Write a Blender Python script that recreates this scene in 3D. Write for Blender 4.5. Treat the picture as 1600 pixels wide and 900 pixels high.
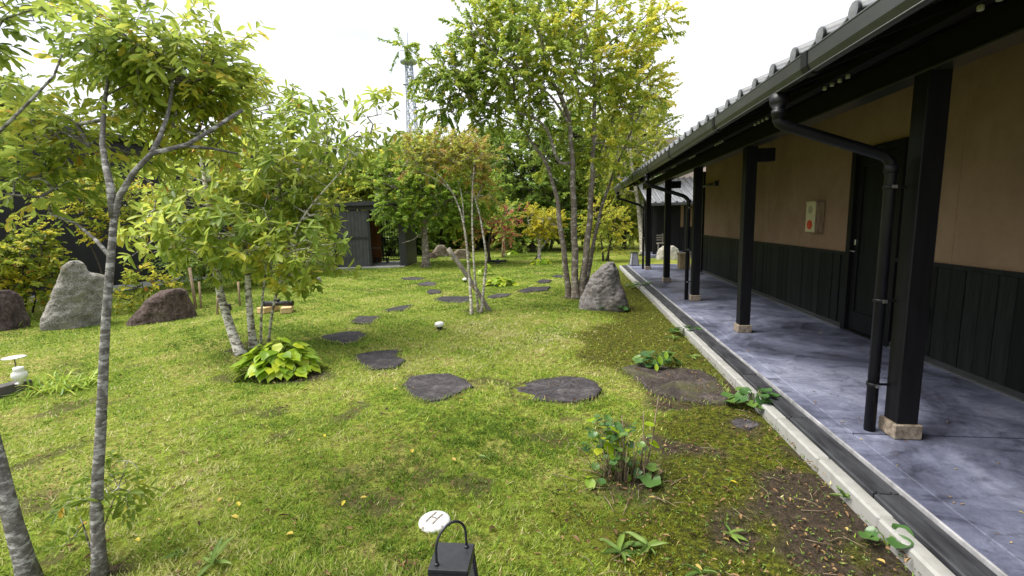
import bpy, bmesh, math, random
import numpy as np
from mathutils import Vector, Matrix, noise as mnoise

rnd = random.Random(7)
rng = np.random.default_rng(7)
for o in list(bpy.data.objects):
    bpy.data.objects.remove(o)
scene = bpy.context.scene
COL = scene.collection

# ------------------------------------------------------------------ camera
F, CX, CY, EYE = 734.0, 800.0, 450.0, 1.6
_v = np.array([938 - CX, 5600 - CY, F]); _down = _v / np.linalg.norm(_v)
_y = np.array([893 - CX, 343.0 - CY, F]); _Y = _y - _down * (_y @ _down); _Y /= np.linalg.norm(_Y)
_up = -_down
_X = np.cross(_Y, _up)
RM = np.stack([_X, _Y, _up])
CAM = np.array([0, 0, EYE])
cd = bpy.data.cameras.new('camera')
cd.sensor_width = 36.0
cd.lens = F / 1600 * 36
cd.clip_start = 0.05
cd.clip_end = 3000
cam = bpy.data.objects.new('camera', cd)
COL.objects.link(cam)
m3 = Matrix([[RM[i][0], -RM[i][1], -RM[i][2]] for i in range(3)])
cam.matrix_world = Matrix.Translation((0, 0, EYE)) @ m3.to_4x4()
scene.camera = cam

# ------------------------------------------------------------------ world, sun, exposure
SUN_EL, SUN_AZ = math.radians(58), math.radians(-98)     # azimuth measured from +Y towards +X
world = bpy.data.worlds.new('World')
scene.world = world
world.use_nodes = True
wn, wl = world.node_tree.nodes, world.node_tree.links
wn.clear()
w_out = wn.new('ShaderNodeOutputWorld')
w_bg = wn.new('ShaderNodeBackground')
w_sky = wn.new('ShaderNodeTexSky')
w_sky.sky_type = 'NISHITA'
w_sky.sun_disc = False
w_sky.sun_elevation = SUN_EL
w_sky.sun_rotation = SUN_AZ
w_sky.air_density = 1.0
w_sky.dust_density = 2.5
w_tc = wn.new('ShaderNodeTexCoord')
w_map = wn.new('ShaderNodeMapping')
w_map.inputs['Scale'].default_value = (1.0, 1.0, 2.6)
w_noise = wn.new('ShaderNodeTexNoise')
w_noise.inputs['Scale'].default_value = 2.1
w_noise.inputs['Detail'].default_value = 6
w_ramp = wn.new('ShaderNodeValToRGB')
w_ramp.color_ramp.elements[0].position = 0.30
w_ramp.color_ramp.elements[0].color = (0.55, 0.55, 0.55, 1)
w_ramp.color_ramp.elements[1].position = 0.52
w_ramp.color_ramp.elements[1].color = (1, 1, 1, 1)
w_mix = wn.new('ShaderNodeMixRGB')
w_mix.inputs[2].default_value = (5.7, 5.8, 6.1, 1)           # bright thin cloud
wl.new(w_tc.outputs['Generated'], w_map.inputs['Vector'])
wl.new(w_map.outputs['Vector'], w_noise.inputs['Vector'])
wl.new(w_noise.outputs['Fac'], w_ramp.inputs['Fac'])
wl.new(w_ramp.outputs['Color'], w_mix.inputs['Fac'])
wl.new(w_sky.outputs['Color'], w_mix.inputs[1])
wl.new(w_mix.outputs['Color'], w_bg.inputs['Color'])
w_bg.inputs['Strength'].default_value = 0.10
wl.new(w_bg.outputs['Background'], w_out.inputs['Surface'])

sl = bpy.data.lights.new('sun', 'SUN')
sl.energy = 3.0
sl.angle = math.radians(38)
sl.color = (1.0, 0.95, 0.86)
sun = bpy.data.objects.new('sun', sl)
COL.objects.link(sun)
sdir = Vector((math.sin(SUN_AZ) * math.cos(SUN_EL), math.cos(SUN_AZ) * math.cos(SUN_EL), math.sin(SUN_EL)))
sun.rotation_euler = sdir.to_track_quat('Z', 'Y').to_euler()
sun.location = (-6, 8, 14)

vs = scene.view_settings
vs.view_transform = 'Standard'
vs.look = 'None'
vs.exposure = 1.2
vs.gamma = 1.0
vs.use_curve_mapping = False

# ------------------------------------------------------------------ helpers
def ray(px, py):
    return RM @ np.array([(px - CX) / F, (py - CY) / F, 1.0])

def at(px, py, d):
    return CAM + ray(px, py) * d

def atx(px, py, x):
    r = ray(px, py)
    return CAM + r * (x / r[0])

def aty(px, py, y):
    r = ray(px, py)
    return CAM + r * (y / r[1])

def depth(p):
    return float(RM[:, 2] @ (np.asarray(p, float) - CAM))

def gh(x, y):
    """lawn height"""
    x = np.asarray(x, float); y = np.asarray(y, float)
    h = 0.030 * np.sin(0.9 * x + 0.3) * np.cos(0.7 * y + 0.5) + 0.014 * np.sin(2.3 * x + y) * np.sin(1.9 * y - 0.6 * x)
    h = h + 0.09 * np.exp(-(((x + 1.6) / 1.7) ** 2 + ((y - 7.6) / 1.5) ** 2))
    h = h + 0.05 * np.exp(-(((x + 4.0) / 1.5) ** 2 + ((y - 5.6) / 1.3) ** 2))
    fade = np.clip((1.45 - x) / 1.0, 0, 1)
    h = h * fade
    far = np.clip((y - 34) / 60, 0, 1)
    return h + far * far * 2.5

def gz(px, py, dz=0.0):
    r = ray(px, py)
    z = 0.0
    for _ in range(8):
        t = (z + dz - EYE) / r[2]
        p = CAM + r * t
        z = float(gh(p[0], p[1]))
    return np.array([p[0], p[1], z])

def mesh_np(name, verts, faces, tint=None, smooth=False, mat=None):
    """verts (N,3); faces: array (M,k) or list of such arrays"""
    me = bpy.data.meshes.new(name)
    verts = np.asarray(verts, np.float32)
    if not isinstance(faces, list):
        faces = [faces]
    faces = [np.asarray(f, np.int32) for f in faces if len(f)]
    nl = sum(f.size for f in faces); nf = sum(len(f) for f in faces)
    me.vertices.add(len(verts)); me.vertices.foreach_set('co', verts.ravel())
    me.loops.add(nl); me.loops.foreach_set('vertex_index', np.concatenate([f.ravel() for f in faces]))
    me.polygons.add(nf)
    sizes = np.concatenate([np.full(len(f), f.shape[1], np.int32) for f in faces])
    starts = np.concatenate([[0], np.cumsum(sizes)[:-1]]).astype(np.int32)
    me.polygons.foreach_set('loop_start', starts)
    me.polygons.foreach_set('loop_total', sizes)
    if smooth:
        me.polygons.foreach_set('use_smooth', np.ones(nf, bool))
    me.update(calc_edges=True)
    if tint is not None:
        a = me.attributes.new('tint', 'FLOAT', 'FACE')
        a.data.foreach_set('value', np.asarray(tint, np.float32))
    if mat is not None:
        me.materials.append(mat)
    return me

def obj(name, me, parent=None, loc=None):
    o = bpy.data.objects.new(name, me)
    COL.objects.link(o)
    if parent is not None:
        o.parent = parent
    if loc is not None:
        o.location = loc
    return o

def tag(o, label, cat, group=None, kind=None):
    o['label'] = label
    o['category'] = cat
    if group:
        o['group'] = group
    if kind:
        o['kind'] = kind
    return o

def thing(name, label, cat, loc=(0, 0, 0), rz=0.0, group=None):
    o = bpy.data.objects.new(name, None)
    COL.objects.link(o)
    o.empty_display_size = 0.2
    o.location = loc
    o.rotation_euler = (0, 0, rz)
    return tag(o, label, cat, group)

def struct(o):
    o['kind'] = 'structure'
    return o

class MB:
    """collects simple shapes into one mesh"""
    def __init__(self):
        self.bm = bmesh.new()
    def box(self, x0, x1, y0, y1, z0, z1, bevel=0.0, M=None):
        vs_ = [self.bm.verts.new(c) for c in ((x0, y0, z0), (x1, y0, z0), (x1, y1, z0), (x0, y1, z0), (x0, y0, z1), (x1, y0, z1), (x1, y1, z1), (x0, y1, z1))]
        fs = [self.bm.faces.new([vs_[i] for i in q]) for q in ((3, 2, 1, 0), (4, 5, 6, 7), (0, 1, 5, 4), (1, 2, 6, 5), (2, 3, 7, 6), (3, 0, 4, 7))]
        if bevel:
            es = list({e for f in fs for e in f.edges})
            r = bmesh.ops.bevel(self.bm, geom=es, offset=bevel, segments=1, affect='EDGES', profile=0.5)
            vs_ = list({v for f in r['faces'] for v in f.verts} | {v for v in vs_ if v.is_valid})
        if M is not None:
            bmesh.ops.transform(self.bm, matrix=M, verts=[v for v in vs_ if v.is_valid])
        return self
    def tube(self, pts, radii, seg=10, cap=True):
        pts = [Vector(p) for p in pts]
        if not hasattr(radii, '__len__'):
            radii = [radii] * len(pts)
        rings = []
        prev_n = None
        for i, p in enumerate(pts):
            if i == 0: t = pts[1] - pts[0]
            elif i == len(pts) - 1: t = pts[-1] - pts[-2]
            else: t = (pts[i + 1] - pts[i]).normalized() + (pts[i] - pts[i - 1]).normalized()
            t.normalize()
            if prev_n is None:
                a = Vector((0, 0, 1)) if abs(t.z) < 0.9 else Vector((1, 0, 0))
                n = t.cross(a).normalized()
            else:
                n = (prev_n - t * prev_n.dot(t)).normalized()
            prev_n = n
            b = t.cross(n)
            rings.append([self.bm.verts.new(p + (n * math.cos(k * 2 * math.pi / seg) + b * math.sin(k * 2 * math.pi / seg)) * radii[i]) for k in range(seg)])
        for i in range(len(rings) - 1):
            for k in range(seg):
                f = self.bm.faces.new((rings[i][k], rings[i][(k + 1) % seg], rings[i + 1][(k + 1) % seg], rings[i + 1][k]))
                f.smooth = True
        if cap:
            self.bm.faces.new(rings[0][::-1]); self.bm.faces.new(rings[-1])
        return self
    def lathe(self, prof, seg=16, c=(0, 0, 0)):
        rings = []
        for r, z in prof:
            rings.append([self.bm.verts.new((c[0] + max(r, 1e-4) * math.cos(k * 2 * math.pi / seg), c[1] + max(r, 1e-4) * math.sin(k * 2 * math.pi / seg), c[2] + z)) for k in range(seg)])
        for i in range(len(rings) - 1):
            for k in range(seg):
                f = self.bm.faces.new((rings[i][k], rings[i][(k + 1) % seg], rings[i + 1][(k + 1) % seg], rings[i + 1][k]))
                f.smooth = True
        self.bm.faces.new(rings[0][::-1]); self.bm.faces.new(rings[-1])
        return self
    def poly(self, pts):
        self.bm.faces.new([self.bm.verts.new(p) for p in pts])
        return self
    def prism(self, pts, y0, y1):
        """pts (x,z) outline extruded along y"""
        a = [self.bm.verts.new((x, y0, z)) for x, z in pts]
        b = [self.bm.verts.new((x, y1, z)) for x, z in pts]
        n = len(pts)
        self.bm.faces.new(a); self.bm.faces.new(b[::-1])
        for i in range(n):
            self.bm.faces.new((a[i], b[i], b[(i + 1) % n], a[(i + 1) % n]))
        return self
    def mesh(self, name, mat):
        bmesh.ops.recalc_face_normals(self.bm, faces=self.bm.faces[:])
        me = bpy.data.meshes.new(name)
        self.bm.to_mesh(me); self.bm.free()
        me.materials.append(mat)
        return me
    def build(self, name, mat, parent=None, loc=None):
        return obj(name, self.mesh(name, mat), parent, loc)

# ------------------------------------------------------------------ materials
def new_mat(name):
    m = bpy.data.materials.new(name)
    m.use_nodes = True
    nt = m.node_tree
    return m, nt, nt.nodes['Principled BSDF']

def noise_node(nt, scale, detail=5, rough=0.6, vec=None, stretch=None, coord='Object'):
    if vec is None:
        tc = nt.nodes.new('ShaderNodeTexCoord'); vec = tc.outputs[coord]
    if stretch:
        mp = nt.nodes.new('ShaderNodeMapping'); mp.inputs['Scale'].default_value = stretch
        nt.links.new(vec, mp.inputs['Vector']); vec = mp.outputs['Vector']
    n = nt.nodes.new('ShaderNodeTexNoise')
    n.inputs['Scale'].default_value = scale
    n.inputs['Detail'].default_value = detail
    n.inputs['Roughness'].default_value = rough
    nt.links.new(vec, n.inputs['Vector'])
    return n.outputs['Fac']

def ramp(nt, fac, stops):
    r = nt.nodes.new('ShaderNodeValToRGB')
    e = r.color_ramp.elements
    while len(e) > 1:
        e.remove(e[-1])
    e[0].position = stops[0][0]; e[0].color = (*stops[0][1], 1)
    for p, c in stops[1:]:
        k = e.new(p); k.color = (*c, 1)
    nt.links.new(fac, r.inputs['Fac'])
    return r.outputs['Color']

def mix(nt, fac, a, b, mode='MIX'):
    m = nt.nodes.new('ShaderNodeMixRGB'); m.blend_type = mode
    for s, v in ((0, fac), (1, a), (2, b)):
        if hasattr(v, 'node'): nt.links.new(v, m.inputs[s])
        elif s == 0: m.inputs[0].default_value = v
        else: m.inputs[s].default_value = (*v, 1)
    return m.outputs['Color']

def bump(nt, bsdf, h, strength, dist=0.01):
    b = nt.nodes.new('ShaderNodeBump')
    b.inputs['Strength'].default_value = strength
    b.inputs['Distance'].default_value = dist
    nt.links.new(h, b.inputs['Height'])
    nt.links.new(b.outputs['Normal'], bsdf.inputs['Normal'])

def pmat(name, c1, c2, scale=6, rough=0.6, bmp=0.2, bdist=0.004, detail=6, stretch=None, spec=0.4, metal=0.0, lo=0.35, hi=0.65, coord='Object', bscale=None, objvar=0.0):
    m, nt, b = new_mat(name)
    n = noise_node(nt, scale, detail, 0.62, stretch=stretch, coord=coord)
    col = ramp(nt, n, [(lo, c1), (hi, c2)])
    if objvar:
        oi = nt.nodes.new('ShaderNodeObjectInfo')
        col = mix(nt, 1.0, col, ramp(nt, oi.outputs['Random'], [(0.0, (1 - objvar,) * 3), (1.0, (1 + objvar,) * 3)]), 'MULTIPLY')
    nt.links.new(col, b.inputs['Base Color'])
    b.inputs['Roughness'].default_value = rough
    b.inputs['Specular IOR Level'].default_value = spec
    b.inputs['Metallic'].default_value = metal
    if bmp:
        n2 = noise_node(nt, bscale or scale * 5, 4, 0.6, stretch=stretch, coord=coord)
        bump(nt, b, n2, bmp, bdist)
    return m

M = {}
M['black_wood'] = pmat('black_wood', (0.0035, 0.0035, 0.0045), (0.008, 0.008, 0.010), 4, 0.5, 0.25, 0.002, stretch=(6, 6, 0.6), spec=0.22)
M['dark_beam'] = pmat('dark_beam', (0.004, 0.004, 0.005), (0.010, 0.0095, 0.010), 3, 0.6, 0.3, 0.002, stretch=(5, 0.5, 5), spec=0.2)
M['plank'] = pmat('plank', (0.005, 0.0062, 0.0062), (0.013, 0.0155, 0.0145), 5, 0.6, 0.35, 0.002, stretch=(5, 5, 0.5), spec=0.2, objvar=0.45)
M['stucco'] = pmat('stucco', (0.30, 0.21, 0.142), (0.37, 0.265, 0.18), 2.2, 0.9, 0.35, 0.003, bscale=160, spec=0.15)
def stucco_mat():
    m, nt, b = new_mat('stucco')
    tc = nt.nodes.new('ShaderNodeTexCoord').outputs['Object']
    n1 = noise_node(nt, 1.6, 8, 0.65, vec=tc)
    n2 = noise_node(nt, 7, 7, 0.7, vec=tc, stretch=(1, 1.0, 0.8))
    n3 = noise_node(nt, 60, 6, 0.7, vec=tc)
    col = ramp(nt, n1, [(0.33, (0.25, 0.162, 0.106)), (0.66, (0.325, 0.22, 0.147))])
    col = mix(nt, 0.4, col, ramp(nt, n2, [(0.36, (0.80, 0.79, 0.78)), (0.55, (1.0,) * 3), (0.7, (1.10, 1.09, 1.07))]), 'MULTIPLY')
    nt.links.new(col, b.inputs['Base Color'])
    b.inputs['Roughness'].default_value = 0.92
    b.inputs['Specular IOR Level'].default_value = 0.12
    bump(nt, b, n3, 0.35, 0.004)
    return m
M['stucco'] = stucco_mat()
M['stucco_pale'] = pmat('stucco_pale', (0.52, 0.42, 0.36), (0.58, 0.48, 0.41), 2, 0.9, 0.2, 0.003, bscale=120, spec=0.15)
M['gutter'] = pmat('gutter', (0.026, 0.027, 0.028), (0.040, 0.041, 0.041), 3, 0.32, 0.05, 0.001, spec=0.5)
M['pipe'] = pmat('pipe', (0.006, 0.006, 0.008), (0.011, 0.011, 0.014), 3, 0.4, 0.05, 0.001, spec=0.28)
M['tile'] = pmat('tile', (0.10, 0.105, 0.118), (0.20, 0.208, 0.225), 9, 0.5, 0.25, 0.003, spec=0.5)
M['metal_bright'] = pmat('metal_bright', (0.5, 0.5, 0.5), (0.62, 0.62, 0.62), 20, 0.3, 0, metal=1.0)
M['pale_peg'] = pmat('pale_peg', (0.42, 0.42, 0.38), (0.5, 0.5, 0.45), 20, 0.6, 0)
M['footing'] = pmat('footing', (0.13, 0.105, 0.08), (0.34, 0.285, 0.225), 28, 0.9, 0.6, 0.004, spec=0.15, detail=9)
M['kerb'] = pmat('kerb', (0.11, 0.11, 0.095), (0.31, 0.31, 0.30), 2.4, 0.8, 0.4, 0.003, lo=0.28, hi=0.5, detail=10)
M['nosing'] = pmat('nosing', (0.20, 0.20, 0.21), (0.42, 0.42, 0.44), 6, 0.5, 0.1)
M['channel'] = pmat('channel', (0.022, 0.023, 0.028), (0.055, 0.058, 0.066), 5, 0.5, 0.25, 0.003, stretch=(3, .6, 3))
M['hut_metal'] = pmat('hut_metal', (0.016, 0.017, 0.020), (0.026, 0.027, 0.031), 4, 0.45, 0.1, 0.002, spec=0.5)
M['hut_sheet'] = pmat('hut_sheet', (0.06, 0.062, 0.068), (0.095, 0.098, 0.105), 4, 0.45, 0.1, 0.002, spec=0.5)
M['hut_wood'] = pmat('hut_wood', (0.20, 0.075, 0.022), (0.33, 0.13, 0.04), 4, 0.55, 0.3, 0.003, stretch=(6, 6, 0.6))
M['pale_concrete'] = pmat('pale_concrete', (0.34, 0.34, 0.34), (0.46, 0.46, 0.45), 4, 0.8, 0.2, 0.003)
M['siding'] = pmat('siding', (0.006, 0.006, 0.008), (0.012, 0.012, 0.015), 3, 0.6, 0.1, 0.002)
M['rock_pale'] = None
M['steel'] = pmat('steel', (0.24, 0.27, 0.34), (0.30, 0.34, 0.41), 3, 0.5, 0)
M['white_plastic'] = pmat('white_plastic', (0.74, 0.74, 0.73), (0.82, 0.82, 0.81), 8, 0.45, 0.05)
M['black_metal'] = pmat('black_metal', (0.016, 0.017, 0.022), (0.024, 0.025, 0.031), 40, 0.42, 0.15, 0.001, spec=0.5)
M['cream'] = pmat('cream', (0.50, 0.46, 0.27), (0.57, 0.52, 0.32), 12, 0.55, 0)
M['red'] = pmat('red', (0.55, 0.05, 0.02), (0.62, 0.08, 0.03), 12, 0.5, 0)
M['grey_speaker'] = pmat('grey_speaker', (0.30, 0.28, 0.17), (0.36, 0.33, 0.21), 80, 0.6, 0.3)
M['timber'] = pmat('timber', (0.48, 0.33, 0.15), (0.66, 0.48, 0.26), 6, 0.7, 0.3, 0.003, stretch=(.6, 6, 6))
M['grey_timber'] = pmat('grey_timber', (0.14, 0.13, 0.11), (0.32, 0.29, 0.24), 6, 0.85, 0.4, 0.004, stretch=(5, 5, 0.8))
M['dark_timber'] = pmat('dark_timber', (0.05, 0.045, 0.05), (0.10, 0.09, 0.09), 6, 0.7, 0.4, 0.004)
M['stake'] = pmat('stake', (0.20, 0.14, 0.085), (0.34, 0.26, 0.17), 8, 0.85, 0.3, 0.003, stretch=(5, 5, .7))
M['rope'] = pmat('rope', (0.25, 0.18, 0.09), (0.36, 0.27, 0.15), 50, 0.9, 0.4)
M['planter'] = pmat('planter', (0.16, 0.115, 0.05), (0.24, 0.18, 0.09), 10, 0.7, 0.2)
M['soil'] = pmat('soil', (0.035, 0.026, 0.018), (0.085, 0.065, 0.045), 20, 0.95, 0.6, 0.01)

def concrete_mat():
    m, nt, b = new_mat('stained_concrete')
    tc = nt.nodes.new('ShaderNodeTexCoord').outputs['Object']
    def warped(scale, detail, rough, dist, stretch=None):
        f = noise_node(nt, scale, detail, rough, vec=tc, stretch=stretch)
        f.node.inputs['Distortion'].default_value = dist
        return f
    n1 = warped(0.85, 8, 0.62, 1.1, (1.0, 0.8, 1))
    n2 = warped(3.2, 8, 0.68, 1.6, (0.8, 1.2, 1))
    n3 = warped(9.0, 6, 0.7, 0.6)
    a = ramp(nt, n1, [(0.36, (0.046, 0.050, 0.076)), (0.47, (0.104, 0.114, 0.170)), (0.55, (0.152, 0.165, 0.238)), (0.68, (0.26, 0.277, 0.370))])
    c = ramp(nt, n2, [(0.33, (0.42, 0.42, 0.44)), (0.48, (0.95, 0.95, 0.96)), (0.60, (1.05, 1.05, 1.05)), (0.70, (1.5, 1.5, 1.46))])
    d = ramp(nt, n3, [(0.32, (0.72, 0.72, 0.74)), (0.55, (1.0, 1.0, 1.0)), (0.72, (1.15, 1.15, 1.13))])
    col = mix(nt, 0.7, mix(nt, 0.9, a, c, 'MULTIPLY'), d, 'MULTIPLY')
    n4 = noise_node(nt, 55, 5, 0.75, vec=tc)
    col = mix(nt, 0.6, col, ramp(nt, n4, [(0.36, (0.75,) * 3), (0.52, (1.0,) * 3), (0.70, (1.35, 1.35, 1.3))]), 'MULTIPLY')
    vor = nt.nodes.new('ShaderNodeTexVoronoi'); vor.feature = 'DISTANCE_TO_EDGE'; vor.inputs['Scale'].default_value = 0.55
    wv = nt.nodes.new('ShaderNodeVectorMath'); wv.operation = 'ADD'
    wn_ = nt.nodes.new('ShaderNodeTexNoise'); wn_.inputs['Scale'].default_value = 2.5; wn_.inputs['Detail'].default_value = 6
    nt.links.new(tc, wn_.inputs['Vector']); nt.links.new(tc, wv.inputs[0]); nt.links.new(wn_.outputs['Color'], wv.inputs[1]); nt.links.new(wv.outputs[0], vor.inputs['Vector'])
    col = mix(nt, ramp(nt, vor.outputs['Distance'], [(0.0, (0.55,) * 3), (0.006, (0.0,) * 3)]), col, (0.05, 0.052, 0.07))
    nt.links.new(col, b.inputs['Base Color'])
    nt.links.new(ramp(nt, n2, [(0.3, (0.30,) * 3), (0.7, (0.60,) * 3)]), b.inputs['Roughness'])
    b.inputs['Specular IOR Level'].default_value = 0.42
    bump(nt, b, noise_node(nt, 60, 5, 0.6, vec=tc), 0.12, 0.003)
    return m
M['concrete'] = concrete_mat()

def rock_mat(name, c_dark, c_mid, c_light, moss=None, scale=5, layer=(1, 1, 1), bs=1.0):
    m, nt, b = new_mat(name)
    tc = nt.nodes.new('ShaderNodeTexCoord').outputs['Object']
    n1 = noise_node(nt, scale, 10, 0.72, vec=tc, stretch=layer)
    n2 = noise_node(nt, scale * 7, 6, 0.7, vec=tc, stretch=layer)
    col = ramp(nt, n1, [(0.30, c_dark), (0.50, c_mid), (0.68, c_light)])
    col = mix(nt, 0.8, col, ramp(nt, n2, [(0.34, (0.35,) * 3), (0.50, (1.0,) * 3), (0.66, (1.75,) * 3)]), 'MULTIPLY')
    oi = nt.nodes.new('ShaderNodeObjectInfo')
    col = mix(nt, 1.0, col, ramp(nt, oi.outputs['Random'], [(0.0, (0.78, 0.78, 0.82)), (0.5, (1.0, 0.97, 0.95)), (1.0, (1.3, 1.27, 1.25))]), 'MULTIPLY')
    if moss:
        n3 = noise_node(nt, 2.2, 5, 0.6, vec=tc)
        col = mix(nt, ramp(nt, n3, [(0.5, (0,) * 3), (0.68, (0.75,) * 3)]), col, moss)
    nt.links.new(col, b.inputs['Base Color'])
    b.inputs['Roughness'].default_value = 0.88
    b.inputs['Specular IOR Level'].default_value = 0.2
    ad = nt.nodes.new('ShaderNodeMath'); ad.operation = 'ADD'
    nt.links.new(n1, ad.inputs[0]); nt.links.new(n2, ad.inputs[1])
    bump(nt, b, ad.outputs[0], bs, 0.05)
    return m
M['rock_pale'] = rock_mat('rock_pale', (0.19, 0.185, 0.165), (0.37, 0.36, 0.325), (0.58, 0.57, 0.53), (0.33, 0.31, 0.18), 7)
M['rock_dark'] = rock_mat('rock_dark', (0.05, 0.038, 0.036), (0.12, 0.09, 0.082), (0.22, 0.175, 0.16), None, 4, (1, 1, 0.5))
M['rock_speckle'] = rock_mat('rock_speckle', (0.17, 0.15, 0.14), (0.40, 0.365, 0.35), (0.66, 0.64, 0.63), (0.32, 0.29, 0.21), 13)
M['rock_brown'] = rock_mat('rock_brown', (0.10, 0.08, 0.06), (0.24, 0.20, 0.16), (0.40, 0.35, 0.29), (0.14, 0.15, 0.05), 5)
M['slate'] = rock_mat('slate', (0.024, 0.0225, 0.025), (0.044, 0.041, 0.045), (0.085, 0.080, 0.085), None, 5, (1, 1.6, 1), bs=.35)
M['slate_wet'] = rock_mat('slate_wet', (0.026, 0.021, 0.020), (0.050, 0.042, 0.039), (0.105, 0.092, 0.088), (0.08, 0.085, 0.03), 6, bs=.4)

def bark_mat(name, dark, mid, pale, lichen_lo=0.5, zs=3.5, sc=7):
    m, nt, b = new_mat(name)
    tc = nt.nodes.new('ShaderNodeTexCoord').outputs['Object']
    n1 = noise_node(nt, sc, 7, 0.7, vec=tc, stretch=(1, 1, zs))
    n2 = noise_node(nt, sc * 2.6, 6, 0.7, vec=tc, stretch=(1, 1, zs * 0.8))
    col = ramp(nt, n2, [(0.35, dark), (0.62, mid)])
    col = mix(nt, ramp(nt, n1, [(lichen_lo, (0,) * 3), (lichen_lo + 0.10, (1,) * 3)]), col, pale)
    nt.links.new(col, b.inputs['Base Color'])
    b.inputs['Roughness'].default_value = 0.88
    b.inputs['Specular IOR Level'].default_value = 0.2
    bump(nt, b, n2, 0.7, 0.012)
    return m
M['bark_birch'] = bark_mat('bark_birch', (0.08, 0.065, 0.05), (0.22, 0.19, 0.15), (0.62, 0.60, 0.54), 0.44, 2.6, 9)
M['bark_grey'] = bark_mat('bark_grey', (0.075, 0.068, 0.062), (0.20, 0.19, 0.175), (0.42, 0.415, 0.40), 0.50, 2.2, 14)
M['bark_brown'] = bark_mat('bark_brown', (0.085, 0.07, 0.055), (0.20, 0.17, 0.135), (0.42, 0.40, 0.35), 0.52, 2.0)
M['bark_dark'] = bark_mat('bark_dark', (0.03, 0.025, 0.02), (0.085, 0.07, 0.055), (0.17, 0.16, 0.13), 0.6)
M['bark_pale'] = bark_mat('bark_pale', (0.14, 0.12, 0.09), (0.33, 0.30, 0.25), (0.58, 0.56, 0.50), 0.48)

def leaf_mat(name, stops, trans=0.56, rough=0.42, spec=0.35, k_=1.0):
    m, nt, b = new_mat(name)
    at_ = nt.nodes.new('ShaderNodeAttribute'); at_.attribute_name = 'tint'
    stops = [(p, tuple(min(c * k_, .8) for c in col_)) for p, col_ in stops]
    col = ramp(nt, at_.outputs['Fac'], stops)
    nt.links.new(col, b.inputs['Base Color'])
    b.inputs['Roughness'].default_value = rough
    b.inputs['Specular IOR Level'].default_value = spec
    tr = nt.nodes.new('ShaderNodeBsdfTranslucent')
    g = nt.nodes.new('ShaderNodeGamma'); g.inputs['Gamma'].default_value = 0.72
    nt.links.new(col, g.inputs['Color']); nt.links.new(g.outputs['Color'], tr.inputs['Color'])
    mx = nt.nodes.new('ShaderNodeMixShader'); mx.inputs['Fac'].default_value = trans
    nt.links.new(b.outputs['BSDF'], mx.inputs[1]); nt.links.new(tr.outputs['BSDF'], mx.inputs[2])
    nt.links.new(mx.outputs['Shader'], nt.nodes['Material Output'].inputs['Surface'])
    return m
DG, G1, G2 = (0.028, 0.062, 0.012), (0.062, 0.115, 0.016), (0.115, 0.185, 0.022)
YG, YE, OR, RD = (0.215, 0.265, 0.028), (0.42, 0.36, 0.03), (0.40, 0.17, 0.025), (0.30, 0.07, 0.03)
M['lf_oak'] = leaf_mat('lf_oak', [(0.0, (0.085, 0.14, 0.018)), (0.4, (0.165, 0.235, 0.026)), (0.8, (0.29, 0.33, 0.035)), (0.95, (0.40, 0.36, 0.035)), (1.0, (0.42, 0.27, 0.03))], k_=1.40)
M['lf_front'] = leaf_mat('lf_front', [(0.0, (0.075, 0.12, 0.016)), (0.4, (0.16, 0.215, 0.024)), (0.75, (0.27, 0.29, 0.030)), (0.93, (0.37, 0.29, 0.035)), (1.0, (0.36, 0.19, 0.035))], k_=1.75)
M['lf_big'] = leaf_mat('lf_big', [(0.0, (0.07, 0.115, 0.014)), (0.4, (0.15, 0.205, 0.020)), (0.78, (0.28, 0.295, 0.024)), (0.94, (0.42, 0.34, 0.03)), (1.0, (0.46, 0.24, 0.03))], k_=2.00)
M['lf_maple'] = leaf_mat('lf_maple', [(0.0, (0.085, 0.15, 0.016)), (0.5, (0.17, 0.265, 0.022)), (0.85, (0.32, 0.34, 0.028)), (1.0, (0.46, 0.38, 0.03))], k_=1.50)
M['lf_rust'] = leaf_mat('lf_rust', [(0.0, (0.14, 0.20, 0.022)), (0.45, (0.27, 0.29, 0.03)), (0.75, (0.34, 0.25, 0.045)), (0.92, (0.36, 0.17, 0.05)), (1.0, (0.32, 0.11, 0.05))], k_=1.25)
M['lf_red'] = leaf_mat('lf_red', [(0.0, (0.22, 0.24, 0.03)), (0.4, (0.44, 0.25, 0.06)), (0.7, (0.50, 0.17, 0.09)), (1.0, (0.52, 0.12, 0.10))])
M['lf_yellow'] = leaf_mat('lf_yellow', [(0.0, (0.16, 0.24, 0.02)), (0.4, (0.40, 0.40, 0.02)), (1.0, (0.62, 0.50, 0.02))], trans=0.45)
M['lf_yelgreen'] = leaf_mat('lf_yelgreen', [(0.0, (0.13, 0.20, 0.022)), (0.5, (0.27, 0.31, 0.026)), (0.85, (0.44, 0.42, 0.03)), (1.0, (0.54, 0.38, 0.03))], k_=1.20)
M['lf_bush'] = leaf_mat('lf_bush', [(0.0, (0.09, 0.15, 0.018)), (0.4, (0.23, 0.30, 0.024)), (0.75, (0.48, 0.45, 0.03)), (0.96, (0.54, 0.42, 0.03)), (1.0, (0.52, 0.20, 0.04))], k_=1.15)
M['lf_dark'] = leaf_mat('lf_dark', [(0.0, (0.04, 0.075, 0.014)), (0.6, (0.105, 0.165, 0.02)), (1.0, (0.22, 0.26, 0.028))], trans=0.45, k_=1.80)
M['lf_far'] = leaf_mat('lf_far', [(0.0, (0.03, 0.06, 0.02)), (0.6, (0.06, 0.10, 0.025)), (1.0, (0.11, 0.15, 0.03))], trans=0.3, k_=1.60)
M['lf_hosta'] = leaf_mat('lf_hosta', [(0.0, (0.12, 0.24, 0.012)), (0.5, (0.27, 0.40, 0.016)), (1.0, (0.46, 0.50, 0.03))], trans=0.35, rough=0.38)
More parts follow.
